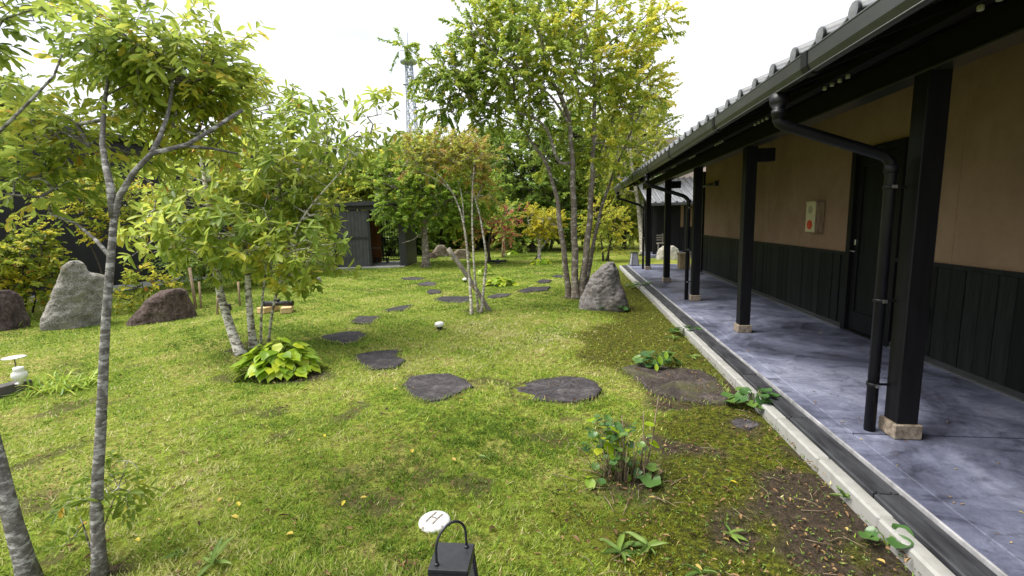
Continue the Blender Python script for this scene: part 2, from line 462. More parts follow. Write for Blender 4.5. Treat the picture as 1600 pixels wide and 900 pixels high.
M['lf_round'] = leaf_mat('lf_round', [(0.0, (0.03, 0.085, 0.025)), (0.6, (0.075, 0.165, 0.045)), (0.85, (0.13, 0.22, 0.04)), (1.0, (0.38, 0.38, 0.03))], trans=0.25, rough=0.3, spec=0.5)
M['lf_weed'] = leaf_mat('lf_weed', [(0.0, (0.08, 0.16, 0.03)), (1.0, (0.20, 0.30, 0.06))], trans=0.3)
M['lf_grass'] = leaf_mat('lf_grass', [(0.0, (0.07, 0.135, 0.014)), (0.28, (0.185, 0.315, 0.028)), (0.52, (0.315, 0.42, 0.050)), (0.74, (0.49, 0.50, 0.14)), (1.0, (0.64, 0.58, 0.32))], trans=0.35, rough=0.6, spec=0.2)
M['lf_blade'] = leaf_mat('lf_blade', [(0.0, (0.11, 0.22, 0.015)), (0.6, (0.28, 0.42, 0.03)), (1.0, (0.50, 0.52, 0.06))], trans=0.35)
M['lf_litter'] = leaf_mat('lf_litter', [(0.0, (0.07, 0.042, 0.025)), (0.5, (0.20, 0.12, 0.06)), (0.8, (0.33, 0.22, 0.11)), (1.0, (0.50, 0.40, 0.10))], trans=0.1, rough=0.8, spec=0.15)
M['lf_fallen'] = leaf_mat('lf_fallen', [(0.0, (0.55, 0.46, 0.04)), (1.0, (0.52, 0.36, 0.10))], trans=0.2, rough=0.5)

def smooth_noise(x, y, s, ph=0.0):
    """cheap tileless 2d value in about 0..1 shared by ground patches and grass tint"""
    v = (np.sin(x * s + 1.3 + ph) * np.cos(y * s * 1.13 - 0.7 + ph * 2) + np.sin((x * 0.8 + y * 0.6) * s * 1.9 + 2.1 + ph)
         * np.cos((y * 0.8 - x * 0.6) * s * 2.1 + ph) * 0.7 + np.sin((x * 0.3 - y) * s * 3.7 + ph) * np.cos((x + y * 0.4) * s * 4.1 + 1.0) * 0.45)
    return np.clip(v / 2.6 + 0.5, 0, 1)

def ground_zones(x, y):
    """moss (0..1) and bare soil (0..1) on the lawn"""
    n = smooth_noise(x, y, 1.5)
    edge = 0.02 + 0.45 * (n - 0.5) * 2 + np.clip(y - 9, 0, 8) * 0.10
    moss = np.clip((x - edge) / 0.75, 0, 1) * np.clip((17 - y) / 3, 0, 1)
    n2 = smooth_noise(x, y, 2.6, 3.0)
    n3 = smooth_noise(x, y, 6.3, 1.7)
    mixn = np.clip(n2 * .55 + n3 * .45, 0, 1)
    band = np.clip((x - 0.25) / 0.9, 0, 1) * np.clip((6.5 - y) / 3.0, 0, 1)
    soil = np.clip((mixn - 0.60 + 0.28 * band) * 3.2, 0, .84) * np.clip((x + .3) / 0.6, 0, 1) * np.clip((6.5 - y) / 2.0, 0, 1)
    soil = np.maximum(soil, np.exp(-(((x - 0.33) / 0.32) ** 2 + ((y - 2.72) / 0.26) ** 2)) * 0.8)
    soil = np.maximum(soil, np.clip((mixn - 0.63) * 4.5, 0, .62) * np.clip((6.5 - y) / 2, 0, 1))
    soil = np.maximum(soil, np.exp(-(((x + 2.95) / 0.55) ** 2 + ((y - 4.45) / 0.25) ** 2) ** 2) * 0.9)
    return moss, soil

def ground_mat():
    m, nt, b = new_mat('lawn_ground')
    tc = nt.nodes.new('ShaderNodeTexCoord').outputs['Object']
    am = nt.nodes.new('ShaderNodeAttribute'); am.attribute_name = 'moss'
    as_ = nt.nodes.new('ShaderNodeAttribute'); as_.attribute_name = 'soil'
    n1 = noise_node(nt, 1.3, 8, 0.65, vec=tc)
    n2 = noise_node(nt, 24, 8, 0.75, vec=tc)
    n3 = noise_node(nt, 90, 4, 0.7, vec=tc)
    lawn = ramp(nt, n1, [(0.34, (0.12, 0.205, 0.018)), (0.50, (0.21, 0.285, 0.032)), (0.66, (0.33, 0.335, 0.09))])
    lawn = mix(nt, 0.95, lawn, ramp(nt, n2, [(0.32, (0.22, 0.17, 0.22)), (0.45, (0.62, 0.50, 0.65)), (0.56, (1.0, 0.95, 1.1)), (0.70, (1.6, 1.45, 1.9))]), 'MULTIPLY')
    moss = ramp(nt, n2, [(0.34, (0.022, 0.020, 0.010)), (0.46, (0.055, 0.060, 0.011)), (0.58, (0.125, 0.14, 0.013)), (0.75, (0.22, 0.22, 0.03))])
    soil = ramp(nt, n2, [(0.32, (0.022, 0.017, 0.013)), (0.55, (0.068, 0.052, 0.038)), (0.75, (0.15, 0.115, 0.08))])
    def thr(a, lo, hi):
        add = nt.nodes.new('ShaderNodeMath'); add.operation = 'ADD'
        sc = nt.nodes.new('ShaderNodeMath'); sc.operation = 'MULTIPLY_ADD'
        sc.inputs[1].default_value = 0.9; sc.inputs[2].default_value = -0.45
        nt.links.new(n2, sc.inputs[0]); nt.links.new(a, add.inputs[0]); nt.links.new(sc.outputs[0], add.inputs[1])
        return ramp(nt, add.outputs[0], [(lo, (0,) * 3), (hi, (1,) * 3)])
    col = mix(nt, thr(am.outputs['Fac'], 0.35, 0.65), lawn, moss)
    col = mix(nt, thr(as_.outputs['Fac'], 0.28, 0.80), col, soil)
    col = mix(nt, 0.6, col, ramp(nt, n3, [(0.34, (0.35,) * 3), (0.52, (1,) * 3), (0.68, (1.6,) * 3)]), 'MULTIPLY')
    nt.links.new(col, b.inputs['Base Color'])
    b.inputs['Roughness'].default_value = 0.95
    b.inputs['Specular IOR Level'].default_value = 0.1
    bump(nt, b, n2, 0.9, 0.03)
    return m
M['lawn'] = ground_mat()

# ------------------------------------------------------------------ ground
def axis(lo, hi, fine_lo, fine_hi, step):
    a = list(np.arange(fine_lo, fine_hi + 1e-6, step))
    s, v = step, a[-1]
    while v < hi:
        s *= 1.22; v += s; a.append(min(v, hi))
    s, v, left = step, fine_lo, []
    while v > lo:
        s *= 1.22; v -= s; left.append(max(v, lo))
    return np.array(left[::-1] + a)
gx = axis(-900, 900, -8.0, 1.7, 0.07)
gy = axis(-60, 1500, 0.6, 12.0, 0.07)
XX, YY = np.meshgrid(gx, gy)
xs, ys = XX.ravel(), YY.ravel()
zs = gh(xs, ys)
lump = np.array([mnoise.noise((x * 9, y * 9, 0)) if (-8.5 < x < 1.7 and 0 < y < 12.5) else 0.0 for x, y in zip(xs, ys)])
gm, gs = ground_zones(xs, ys)
zs = zs + lump * (0.007 + 0.009 * gm) * np.clip((1.55 - xs) / 0.1, 0, 1)
zs = np.where(xs > 1.5, -0.03, zs)
nx, ny = len(gx), len(gy)
ii = np.arange(nx * ny).reshape(ny, nx)
gf = np.stack([ii[:-1, :-1].ravel(), ii[:-1, 1:].ravel(), ii[1:, 1:].ravel(), ii[1:, :-1].ravel()], 1)
gme = mesh_np('lawn', np.stack([xs, ys, zs], 1), gf, smooth=True, mat=M['lawn'])
for nm, v in (('moss', gm), ('soil', gs)):
    a_ = gme.attributes.new(nm, 'FLOAT', 'POINT'); a_.data.foreach_set('value', v.astype(np.float32))
lawn = struct(obj('lawn', gme))

# ------------------------------------------------------------------ veranda floor, channel, kerb
SLAB_X0, SLAB_Z, WALL_X = 1.77, 0.10, 3.50
veranda = struct(obj('veranda_floor', MB().box(SLAB_X0 + 0.01, WALL_X + 0.3, -1.5, 15.6, -0.05, SLAB_Z - 0.02).mesh('veranda_floor', M['soil'])))
POST_Y = [0.42, 3.31, 6.28, 8.70, 11.27, 14.00]
cuts = [-1.5] + POST_Y + [15.6]
for i in range(len(cuts) - 1):
    MB().box(SLAB_X0, 1.893, cuts[i] + .005, cuts[i + 1] - .005, -0.04, SLAB_Z, 0.004).build('floor_edge', M['concrete'], veranda)
    MB().box(1.897, WALL_X + 0.2, cuts[i] + .011, cuts[i + 1] - .011, -0.04, SLAB_Z, 0.006).build('floor_panel', M['concrete'], veranda)
MB().box(1.757, 1.7695, -1.5, 15.6, 0.04, 0.103, .002).build('floor_nosing', M['nosing'], veranda)
channel = struct(obj('drain_channel', MB().box(1.60, 1.768, -1.5, 15.6, -0.06, 0.03).mesh('drain_channel', M['channel'])))
y, k = -1.4, 0
cm = MB()
cm.box(1.615, 1.755, 0, 0.985, 0.03, 0.086, 0.006)
cm.box(1.705, 1.712, 0, 0.985, 0.086, 0.090)
cm.box(1.632, 1.637, 0, 0.985, 0.086, 0.091)
cover_me = cm.mesh('channel_cover', M['channel'])
while y < 15.5:
    o = obj('channel_cover', cover_me, channel, (rnd.uniform(-.003, .003), y, rnd.uniform(-.003, .003)))
    y += 1.0
kerb = struct(obj('kerb', MB().box(1.535, 1.60, -1.5, 15.6, -0.06, 0.02).mesh('kerb', M['kerb'])))
y = -1.5
while y < 15.4:
    L = rnd.choice([0.3, 0.6, 0.6, 0.6, 0.6])
    km = MB().box(1.525, 1.609, 0, L - 0.004, -0.05, 0.070 + rnd.uniform(-.002, .002), 0.012)
    o = km.build('kerb_stone', M['kerb'], kerb, (rnd.uniform(-.004, .004), y, 0))
    y += L

# ------------------------------------------------------------------ long house with the veranda
house = thing('long_house', 'long low house with beige stucco wall, black wainscot and open tiled veranda eave', 'house', (WALL_X, 7, 0))
HL = Vector((WALL_X, 7, 0))
def hb(mb, name, mat, parent=None):
    """build in world coordinates, parented to the house (or to a part of it)"""
    me = mb.mesh(name, mat)
    me.transform(Matrix.Translation(-HL))
    return obj(name, me, parent or house)
W0, W1 = -1.2, 13.15
wallp = hb(MB().box(WALL_X, WALL_X + .2, W0, 5.55, 1.06, 3.3).box(WALL_X, WALL_X + .2, 6.50, W1, 1.06, 3.3).box(WALL_X, WALL_X + .2, 5.55, 6.50, 2.36, 3.3)
           .box(WALL_X + .02, WALL_X + .2, W0, 5.55, 0.0, 1.06).box(WALL_X + .02, WALL_X + .2, 6.50, W1, 0.0, 1.06), 'wall', M['stucco'])
for yy in (4.83, 0.9, 9.0, 11.1):
    hb(MB().box(WALL_X - .003, WALL_X + .01, yy, yy + .006, 1.07, 3.2), 'wall_joint', M['stucco'], wallp)
wains = hb(MB().box(WALL_X - .030, WALL_X + .004, W0, 5.55, 1.055, 1.095).box(WALL_X - .030, WALL_X + .004, 6.50, W1, 1.055, 1.095).box(WALL_X + .006, WALL_X + .0185, W0, 5.551, .166, 1.054).box(WALL_X + .006, WALL_X + .0185, 6.499, W1, .166, 1.054), 'wainscot', M['plank'])
hb(MB().box(WALL_X - .022, WALL_X + .012, W0, 5.55, 0.101, 0.165, .003).box(WALL_X - .022, WALL_X + .012, 6.50, W1, 0.101, 0.165, .003), 'skirting', M['gutter'], wains)
hb(MB().box(WALL_X - .035, WALL_X - .023, W0, 5.55, 0.101, 0.112).box(WALL_X - .035, WALL_X - .023, 6.50, W1, 0.101, 0.112), 'base_trim', M['metal_bright'], wains)
pmesh = [MB().box(-.016 + q, .018, .002, .160, 0.165, 1.054, .003).mesh('plank', M['plank']) for q in (0, .003, -.003)]
y = W0 + .01
while y < W1 - .16:
    if not (5.38 < y < 6.50):
        obj('plank', rnd.choice(pmesh), wains, (WALL_X - HL.x, y - HL.y, rnd.uniform(-.002, .0)))
    y += .1665
# door
door = hb(MB().box(WALL_X + .03, WALL_X + .07, 5.64, 6.41, 0.12, 2.27), 'door', M['plank'])
hb(MB().box(WALL_X - .03, WALL_X + .08, 5.552, 5.64, 0.101, 2.358).box(WALL_X - .03, WALL_X + .08, 6.41, 6.498, 0.101, 2.358).box(WALL_X - .028, WALL_X + .08, 5.64, 6.41, 2.27, 2.356).box(WALL_X - .02, WALL_X + .08, 5.64, 6.41, 0.101, 0.122), 'door_frame', M['black_wood'], door)
hb(MB().box(WALL_X + .012, WALL_X + .03, 6.31, 6.408, .14, 2.26).box(WALL_X + .012, WALL_X + .03, 5.642, 5.74, .14, 2.26).box(WALL_X + .012, WALL_X + .03, 5.74, 6.31, .14, .36).box(WALL_X + .012, WALL_X + .03, 5.74, 6.31, 2.14, 2.26), 'door_stile', M['black_wood'], door)
hb(MB().box(WALL_X - .005, WALL_X + .012, 6.345, 6.375, 1.19, 1.26, .003), 'lock_plate', M['metal_bright'], door)
hb(MB().tube([(WALL_X + .012, 6.36, 1.12), (WALL_X - .045, 6.36, 1.12), (WALL_X - .05, 6.30, 1.12), (WALL_X - .05, 6.26, 1.118)], .009, 8), 'door_handle', M['metal_bright'], door)
# wall corner post far end
hb(MB().box(WALL_X - .05, WALL_X + .08, W1 + .001, W1 + .13, .10, 2.75), 'corner_post', M['black_wood'])
# posts with footings
for i, py_ in enumerate(POST_Y):
    po = hb(MB().box(2.125, 2.255, py_ - .065, py_ + .065, 0.20, 2.44, .004), 'post', M['black_wood'])
    hb(MB().box(2.105, 2.275, py_ - .085, py_ + .085, 0.101, 0.20, .006), 'post_footing', M['footing'], po)
    if i in (2, 4):
        hb(MB().box(2.257, 2.46, py_ - .06, py_ + .06, 2.24, 2.395, .003), 'tie_beam_end', M['black_wood'], po)
hb(MB().box(2.12, 2.26, -1.5, 14.7, 2.441, 2.60, .004), 'eave_beam', M['dark_beam'])
hb(MB().box(2.11, 2.27, -1.5, 14.7, 2.425, 2.4405, .002), 'beam_trim', M['gutter'])
# roof: sloping deck, rafters, soffit, tiles
EX, EZ, SL_ = 1.36, 2.455, 0.36
def rz_(x): return EZ + (x - EX) * SL_
roof = hb(MB().prism([(EX, EZ), (6.2, rz_(6.2)), (6.2, rz_(6.2) + .05), (EX, EZ + .05)], -1.5, 14.75), 'roof', M['dark_beam'])
raf = MB().prism([(EX + .03, rz_(EX + .03) - .001), (EX + .03, rz_(EX + .03) - .06), (3.6, rz_(3.6) - .06), (3.6, rz_(3.6) - .001)], 0, .05).mesh('rafter', M['dark_beam'])
raf.transform(Matrix.Translation((-HL.x, 0, 0)))
y = -1.4
while y < 14.6:
    obj('rafter', raf, roof, (0, y - HL.y, 0)); y += .455
# ventilation pegs under the eave, in fours
peg = MB().lathe([(0.013, 0), (0.014, .006), (0.014, .022), (0.010, .026)], 8).mesh('vent_peg', M['pale_peg'])
hb(MB().box(1.85, 1.93, -1.5, 14.7, 2.535, 2.60), 'soffit_rail', M['dark_beam'], roof)
y = 0.93
while y < 14.2:
    for q in range(4):
        obj('vent_peg', peg, roof, (1.89 - HL.x, y + q * .1 - HL.y, 2.509))
    y += 1.365
hb(MB().box(EX - .035, EX - .001, -1.5, 14.75, EZ - .055, EZ + .055), 'fascia', M['dark_beam'], roof)
# eave tiles: pan + roll with a round front disc
def tile_mesh():
    prof = []
    W = .298
    for k in range(7):                                  # roll
        a = math.pi * (1 - k / 6)
        prof.append((.055 + .055 * math.cos(a), .006 + .038 * math.sin(a)))
    for k in range(1, 7):                               # pan
        t = k / 6
        prof.append((.11 + (W - .11) * t, .006 - .022 * math.sin(math.pi * t)))
    n = len(prof)
    L, sl = .34, SL_
    v, f = [], []
    for (lx, dz) in ((0, 0), (L, L * sl)):
        for th in (0, -.018):
            for (yy, zz) in prof:
                v.append((lx, yy, zz + dz + th + .012))
    def q(a, b, c, d): f.append((a, b, c, d))
    for k in range(n - 1):
        q(k, k + 1, 2 * n + k + 1, 2 * n + k)
        q(n + k, 3 * n + k, 3 * n + k + 1, n + k + 1)
        q(k, n + k, n + k + 1, k + 1)
    fr = len(v)
    for k in range(10):
        a = k * 2 * math.pi / 10
        v.append((-.010, .055 + .041 * math.cos(a), .014 + .041 * math.sin(a)))
    for k in range(10):
        a = k * 2 * math.pi / 10
        v.append((.02, .055 + .041 * math.cos(a), .020 + .041 * math.sin(a)))
    for k in range(10):
        q(fr + k, fr + (k + 1) % 10, fr + 10 + (k + 1) % 10, fr + 10 + k)
    me = bpy.data.meshes.new('eave_tile')
    me.from_pydata(v, [], f + [tuple(range(fr, fr + 10))])
    me.materials.append(M['tile'])
    for p in me.polygons: p.use_smooth = len(p.vertices) == 4
    me.update()
    return me
tm = tile_mesh()
for course in range(4):
    y = -1.45
    while y < 14.5:
        x = EX - .055 + course * .29
        o = obj('roof_tile', tm, roof, (x - HL.x, y - HL.y, EZ + .05 + (x + .055 - EX) * SL_ + .004 * course + rnd.uniform(-.003, .003)))
        y += .300
        if course and y > 14.4: break
# upper roof beyond the first courses, same corrugation joined
prof = []
yy = -1.45
while yy < 14.5:
    for k in range(7):
        a = math.pi * (1 - k / 6); prof.append((yy + .055 + .055 * math.cos(a), .006 + .038 * math.sin(a)))
    for k in range(1, 4):
        t = k / 4; prof.append((yy + .11 + .19 * t, .012 - .03 * math.sin(math.pi * t)))
    yy += .3
prof = np.array(prof); n = len(prof); rows = []
x0s = EX - .055 + 4 * .29
for c in range(12):
    for e in (0, .30):
        xx = x0s + c * .29 + e
        rows.append(np.stack([np.full(n, xx), prof[:, 0], prof[:, 1] + EZ + .066 + (xx - EX + .055) * SL_ + (.018 if e == 0 else 0)], 1))
V = np.concatenate(rows) - np.array(HL)
I = np.arange(len(V)).reshape(24, n); fl = []
for r in range(23):
    fl.append(np.stack([I[r, :-1], I[r, 1:], I[r + 1, 1:], I[r + 1, :-1]], 1))
uo = obj('upper_tiles', mesh_np('upper_tiles', V, np.concatenate(fl), smooth=True, mat=M['tile']), roof)
uo['kind'] = 'stuff'
# gutter: open half-box with rolled lips
gp = [(1.285, 2.475), (1.288, 2.405), (1.305, 2.372), (1.33, 2.362), (1.352, 2.372), (1.356, 2.46), (1.348, 2.46), (1.344, 2.378), (1.33, 2.372), (1.312, 2.380), (1.298, 2.410), (1.295, 2.475)]
gut = hb(MB().prism(gp, -1.5, 14.72), 'gutter', M['gutter'])
hb(MB().tube([(1.29, -1.5, 2.476), (1.29, 14.72, 2.476)], .008, 8), 'gutter_lip', M['gutter'], gut)
hb(MB().tube([(1.302, -1.5, 2.366), (1.302, 14.72, 2.366)], .006, 8), 'gutter_bead', M['gutter'], gut)
for yy in (1.0, 2.9, 4.6, 6.6, 8.4, 10.4, 12.4):
    hb(MB().prism([(1.279, 2.48), (1.282, 2.40), (1.302, 2.362), (1.33, 2.352), (1.36, 2.362), (1.355, 2.372), (1.33, 2.361), (1.306, 2.370), (1.288, 2.403), (1.285, 2.48)], yy, yy + .07), 'gutter_joint', M['pipe'], gut)
# downpipes
for py_, px_ in ((3.365, 2.035), (8.77, 2.06), (14.19, 2.08), (-1.2, 2.04)):
    dp = hb(MB().tube([(1.335, py_, 2.225), (1.335, py_, 2.205), (1.345, py_, 2.185), (1.37, py_, 2.17), (1.42, py_, 2.152), (1.95, py_, 1.965), (1.995, py_, 1.945), (2.022, py_, 1.915), (px_, py_, 1.87), (px_, py_, .102)], .034, 14), 'downpipe', M['pipe'])
    hb(MB().lathe([(.036, 0), (.036, .03), (.042, .035), (.042, .06), (.03, .06), (.055, .10), (.06, .155)], 12, (1.335, py_, 2.205)), 'rain_hopper', M['pipe'], dp)
    hb(MB().lathe([(.038, 0), (.041, .004), (.041, .05), (.038, .054)], 14, (px_, py_, 1.84)), 'pipe_collar', M['pipe'], dp)
    for zz in (0.42, 1.00, 1.74):
        hb(MB().lathe([(.037, 0), (.040, .002), (.040, .022), (.037, .024)], 14, (px_, py_, zz)).box(px_ + .03, px_ + .11, py_ - .006, py_ + .006, zz + .004, zz + .018), 'pipe_bracket', M['pipe'], dp)
        hb(MB().box(px_ - .012, px_ + .012, py_ - .055, py_ - .037, zz + .002, zz + .022), 'bracket_clip', M['metal_bright'], dp)
# alarm box on the wall
ab = thing('alarm_box', 'cream alarm box with red round button on the beige wall', 'alarm box', (WALL_X, 7.25, 1.54))
MB().box(-.115, -.0015, -.14, .14, -.22, .22, .008).build('box', M['stake'], ab)
MB().box(-.125, -.1155, -.13, .13, -.205, .205, .004).build('face', M['cream'], ab)
MB().box(-.129, -.1255, -.132, .132, .206, .222, .002).build('lid', M['cream'], ab)
def disc_x(r, x0, x1, c, seg=18):
    mb = MB(); mb.lathe([(r, 0), (r, x1 - x0)], seg)
    bmesh.ops.transform(mb.bm, matrix=Matrix.Translation((x0, c[0], c[1])) @ Matrix.Rotation(math.pi / 2, 4, 'Y'), verts=mb.bm.verts[:])
    return mb
disc_x(.055, -.133, -.1255, (0, .105)).build('speaker_grille', M['grey_speaker'], ab)
bt = disc_x(.066, -.135, -.1255, (.0, -.105)).build('button', M['red'], ab)
disc_x(.040, -.142, -.1352, (0, -.105)).build('push_plate', M['red'], bt)
# vent hood low on the wainscot
vh = thing('vent_hood', 'round black vent hood low on the dark wainscot', 'vent', (WALL_X - .012, 5.10, .57))
mb = MB(); mb.lathe([(.085, 0), (.088, .01), (.088, .05), (.06, .10), (.02, .115)], 16)
bmesh.ops.transform(mb.bm, matrix=Matrix.Rotation(-math.pi / 2, 4, 'Y'), verts=mb.bm.verts[:])
mb.build('hood', M['black_metal'], vh)
MB().box(-.115, -.02, -.07, .07, -.055, -.047).build('lip', M['pipe'], vh)
# light bar on far wall
lb_ = thing('wall_lamp', 'slim grey tube lamp bracket high on the far beige wall', 'lamp', (WALL_X, 12.1, 2.36))
MB().box(-.09, -.001, -.10, .02, -.06, .06, .004).build('mount', M['black_metal'], lb_)
MB().tube([(-.06, .02, 0), (-.06, 1.0, 0)], .03, 10).build('tube', M['pipe'], lb_)
# brown planter pot at far end
pt = thing('planter_pot', 'square brown planter at the far end of the veranda', 'planter', (3.22, 14.1, .102))
MB().box(-.15, .15, -.15, .15, 0, .42, .01).build('pot', M['planter'], pt)
MB().box(-.17, .17, -.17, .17, .40, .46, .008).build('rim', M['planter'], pt)

# ------------------------------------------------------------------ second house behind the veranda's end
h2 = thing('far_house', 'dark house with grey tiled roof seen past the veranda posts', 'house', (5.0, 20.2, 0))
O2 = Vector((5.0, 20.2, 0))
def h2b(mb, name, mat, parent=None):
    me = mb.mesh(name, mat); me.transform(Matrix.Translation(-O2)); return obj(name, me, parent or h2)
h2b(MB().box(3.2, 9.5, 21.5, 21.7, 0, 2.6), 'wall', M['black_wood'])
h2b(MB().box(4.72, 9.5, 21.46, 21.495, 1.15, 2.3), 'stucco_panel', M['stucco'])
h2b(MB().box(4.72, 9.5, 21.45, 21.49, .15, 1.15), 'wainscot', M['plank'])
r2 = h2b(MB().box(2.95, 9.5, 19.3, 19.32, 2.05, 2.12), 'roof', M['dark_beam'])
mb = MB(); mb.poly([(2.95, 19.25, 2.14), (9.5, 19.25, 2.14), (9.5, 23.0, 3.35), (2.95, 23.0, 3.35)]); mb.poly([(2.95, 19.25, 2.09), (9.5, 19.25, 2.09), (9.5, 23.0, 3.30), (2.95, 23.0, 3.30)][::-1])
h2b(mb, 'roof_deck', M['dark_beam'], r2)
roll = MB()
roll.tube([(0, 0, 0), (0, 3.75, 1.21)], .055, 6)
rollm = roll.mesh('roof_tile_row', M['tile'])
sheet = MB().poly([(2.95, 19.25, 2.155), (9.5, 19.25, 2.155), (9.5, 23, 3.365), (2.95, 23, 3.365)])
h2b(sheet, 'tile_bed', M['tile'], r2)
x = 3.0
while x < 9.4:
    obj('roof_tile_row', rollm, r2, (x - O2.x, 19.25 - O2.y, 2.16)); x += .27
h2b(MB().box(2.95, 9.5, 19.13, 19.22, 2.04, 2.13, .01), 'gutter', M['gutter'])
h2b(MB().box(4.2, 9.5, 23.0, 23.2, 3.0, 5.2), 'upper_wall', M['stucco_pale'])
for xx in (3.35, 4.55, 6.2):
    h2b(MB().box(xx - .065, xx + .065, 19.75, 19.88, .101, 2.30), 'post', M['black_wood'])
h2f = struct(obj('far_floor', MB().box(3.1, 9.5, 19.4, 21.5, -.05, .10).mesh('far_floor', M['concrete'])))
ch = thing('wooden_chair', 'small slatted chair on the far house terrace', 'chair', (3.75, 20.7, .10), 0.3)
MB().box(-.22, .22, -.22, .22, .38, .42).build('seat', M['grey_timber'], ch)
for a_ in (-.2, .2):
    for b_ in (-.2, .2):
        MB().box(a_ - .02, a_ + .02, b_ - .02, b_ + .02, 0, .379 if b_ < 0 else .80).build('leg', M['grey_timber'], ch)
for zz in (.50, .60, .70):
    MB().box(-.179, .179, .19, .21, zz, zz + .06).build('back_slat', M['grey_timber'], ch)

# ------------------------------------------------------------------ charcoal building on the left
lbld = thing('charcoal_building', 'charcoal clad building behind the boulders and trees on the left', 'building', (-12.6, 9.5, 0), math.radians(-9))
xs_ = np.arange(-7.0, 8.0, .09); v = []; f = []
for i, yv in enumerate(xs_):
    off = .03 if i % 2 else 0
    v += [(off, yv, 0.0), (off, yv, 4.05)]
for i in range(len(xs_) - 1): f.append((2 * i, 2 * i + 2, 2 * i + 3, 2 * i + 1))
obj('cladding', mesh_np('cladding', v, np.array(f), mat=M['siding']), lbld)
MB().box(-6, -.04, -7.0, 7.9, 0, 4.03).build('wall', M['siding'], lbld)
MB().box(-6.2, .25, -7.3, 8.2, 4.06, 4.18, .01).build('roof', M['hut_metal'], lbld)
MB().box(.04, .10, -7.0, 7.9, 0, .16).build('plinth', M['pale_concrete'], lbld)

# ------------------------------------------------------------------ gate hut
HUT = gz(583, 418)
hut = thing('garden_hut', 'small charcoal corrugated hut with open doorway beyond the lawn', 'hut', (HUT[0], HUT[1], gh(HUT[0], HUT[1])), math.radians(8))
Hh = 2.22
n = 36; v = []; f = []
for i in range(n + 1):
    a = i / 4 * 2 * math.pi * .8
    v += [(-1.30 + 1.22 * i / n, -.012 - .035 * (1 if (i // 2) % 2 else 0), 0.06), (-1.30 + 1.22 * i / n, -.012 - .035 * (1 if (i // 2) % 2 else 0), Hh - .1)]
for i in range(n): f.append((2 * i, 2 * i + 2, 2 * i + 3, 2 * i + 1))
dl = MB().box(-1.31, -.06, -.008, .03, .05, Hh - .09).build('sliding_door', M['hut_metal'], hut)
obj('corrugated_sheet', mesh_np('corrugated_sheet', v, np.array(f), mat=M['hut_sheet']), dl)
MB().box(-1.31, -.062, -.065, -.049, 1.08, 1.16).build('door_rail', M['hut_metal'], dl)
MB().box(-.075, -.005, -.06, .03, 0, Hh - .05).build('jamb', M['hut_metal'], hut)
MB().box(-1.38, -1.312, -.06, .03, 0, Hh - .05).build('jamb', M['hut_metal'], hut)
MB().box(-1.38, 1.30, -.058, .028, Hh - .05, Hh + .08).build('lintel', M['hut_metal'], hut)
MB().box(1.04, 1.30, -.06, .06, 0, Hh - .052).build('pier', M['hut_metal'], hut)
MB().box(1.24, 1.30, .061, 2.0, 0, Hh - .05).build('side_wall', M['hut_metal'], hut)
MB().box(-1.38, -1.32, .031, 2.0, 0, Hh - .05).build('side_wall', M['hut_metal'], hut)
MB().box(-1.318, -.20, 1.94, 2.0, 0, Hh - .05).build('back_wall', M['hut_metal'], hut)
for i in range(10):
    MB().box(-1.31 + i * .118, -1.31 + i * .118 + .112, 1.90, 1.938, .07, Hh - .06).build('wall_board', M['hut_wood'], hut)
MB().box(-1.3, -.16, 1.86, 1.899, .62, .66).build('wall_rail', M['pale_concrete'], hut)
gate = MB().box(-.12, -.07, 1.93, 1.98, .08, 2.0).box(.98, 1.03, 1.93, 1.98, .08, 2.0).box(-.069, .979, 1.935, 1.975, 1.95, 1.999).box(-.069, .979, 1.935, 1.975, .10, .15).box(-.069, .979, 1.935, 1.975, 1.0, 1.05).build('lattice_gate', M['hut_metal'], hut)
barm = MB().box(-.011, .011, 1.945, 1.965, .151, 1.949).mesh('bar', M['hut_metal'])
for i in range(10): obj('bar', barm, gate, (.02 + i * .104, 0, 0))
MB().box(1.04, 1.238, 1.94, 2.0, 0, Hh - .05).build('back_wall', M['hut_metal'], hut)
MB().box(-1.32, 1.24, -.3, 2.2, -.03, .045).build('hut_floor', M['pale_concrete'], hut)
mb = MB().prism([(-1.55, Hh + .085), (1.45, Hh + .085), (1.45, Hh + .15), (-.05, Hh + .25), (-1.55, Hh + .15)], -.35, 2.3)
hr = mb.build('roof', M['hut_metal'], hut)
bench = thing('low_bench', 'low black bench inside the open garden hut', 'bench', tuple(np.array(hut.location) + np.array((-.25, 1.45, .045))))
MB().box(-.28, .28, -.12, .12, .16, .20).build('seat', M['black_metal'], bench)
for a_ in (-.24, .24): MB().box(a_ - .02, a_ + .02, -.10, .10, 0, .159).build('leg', M['black_metal'], bench)

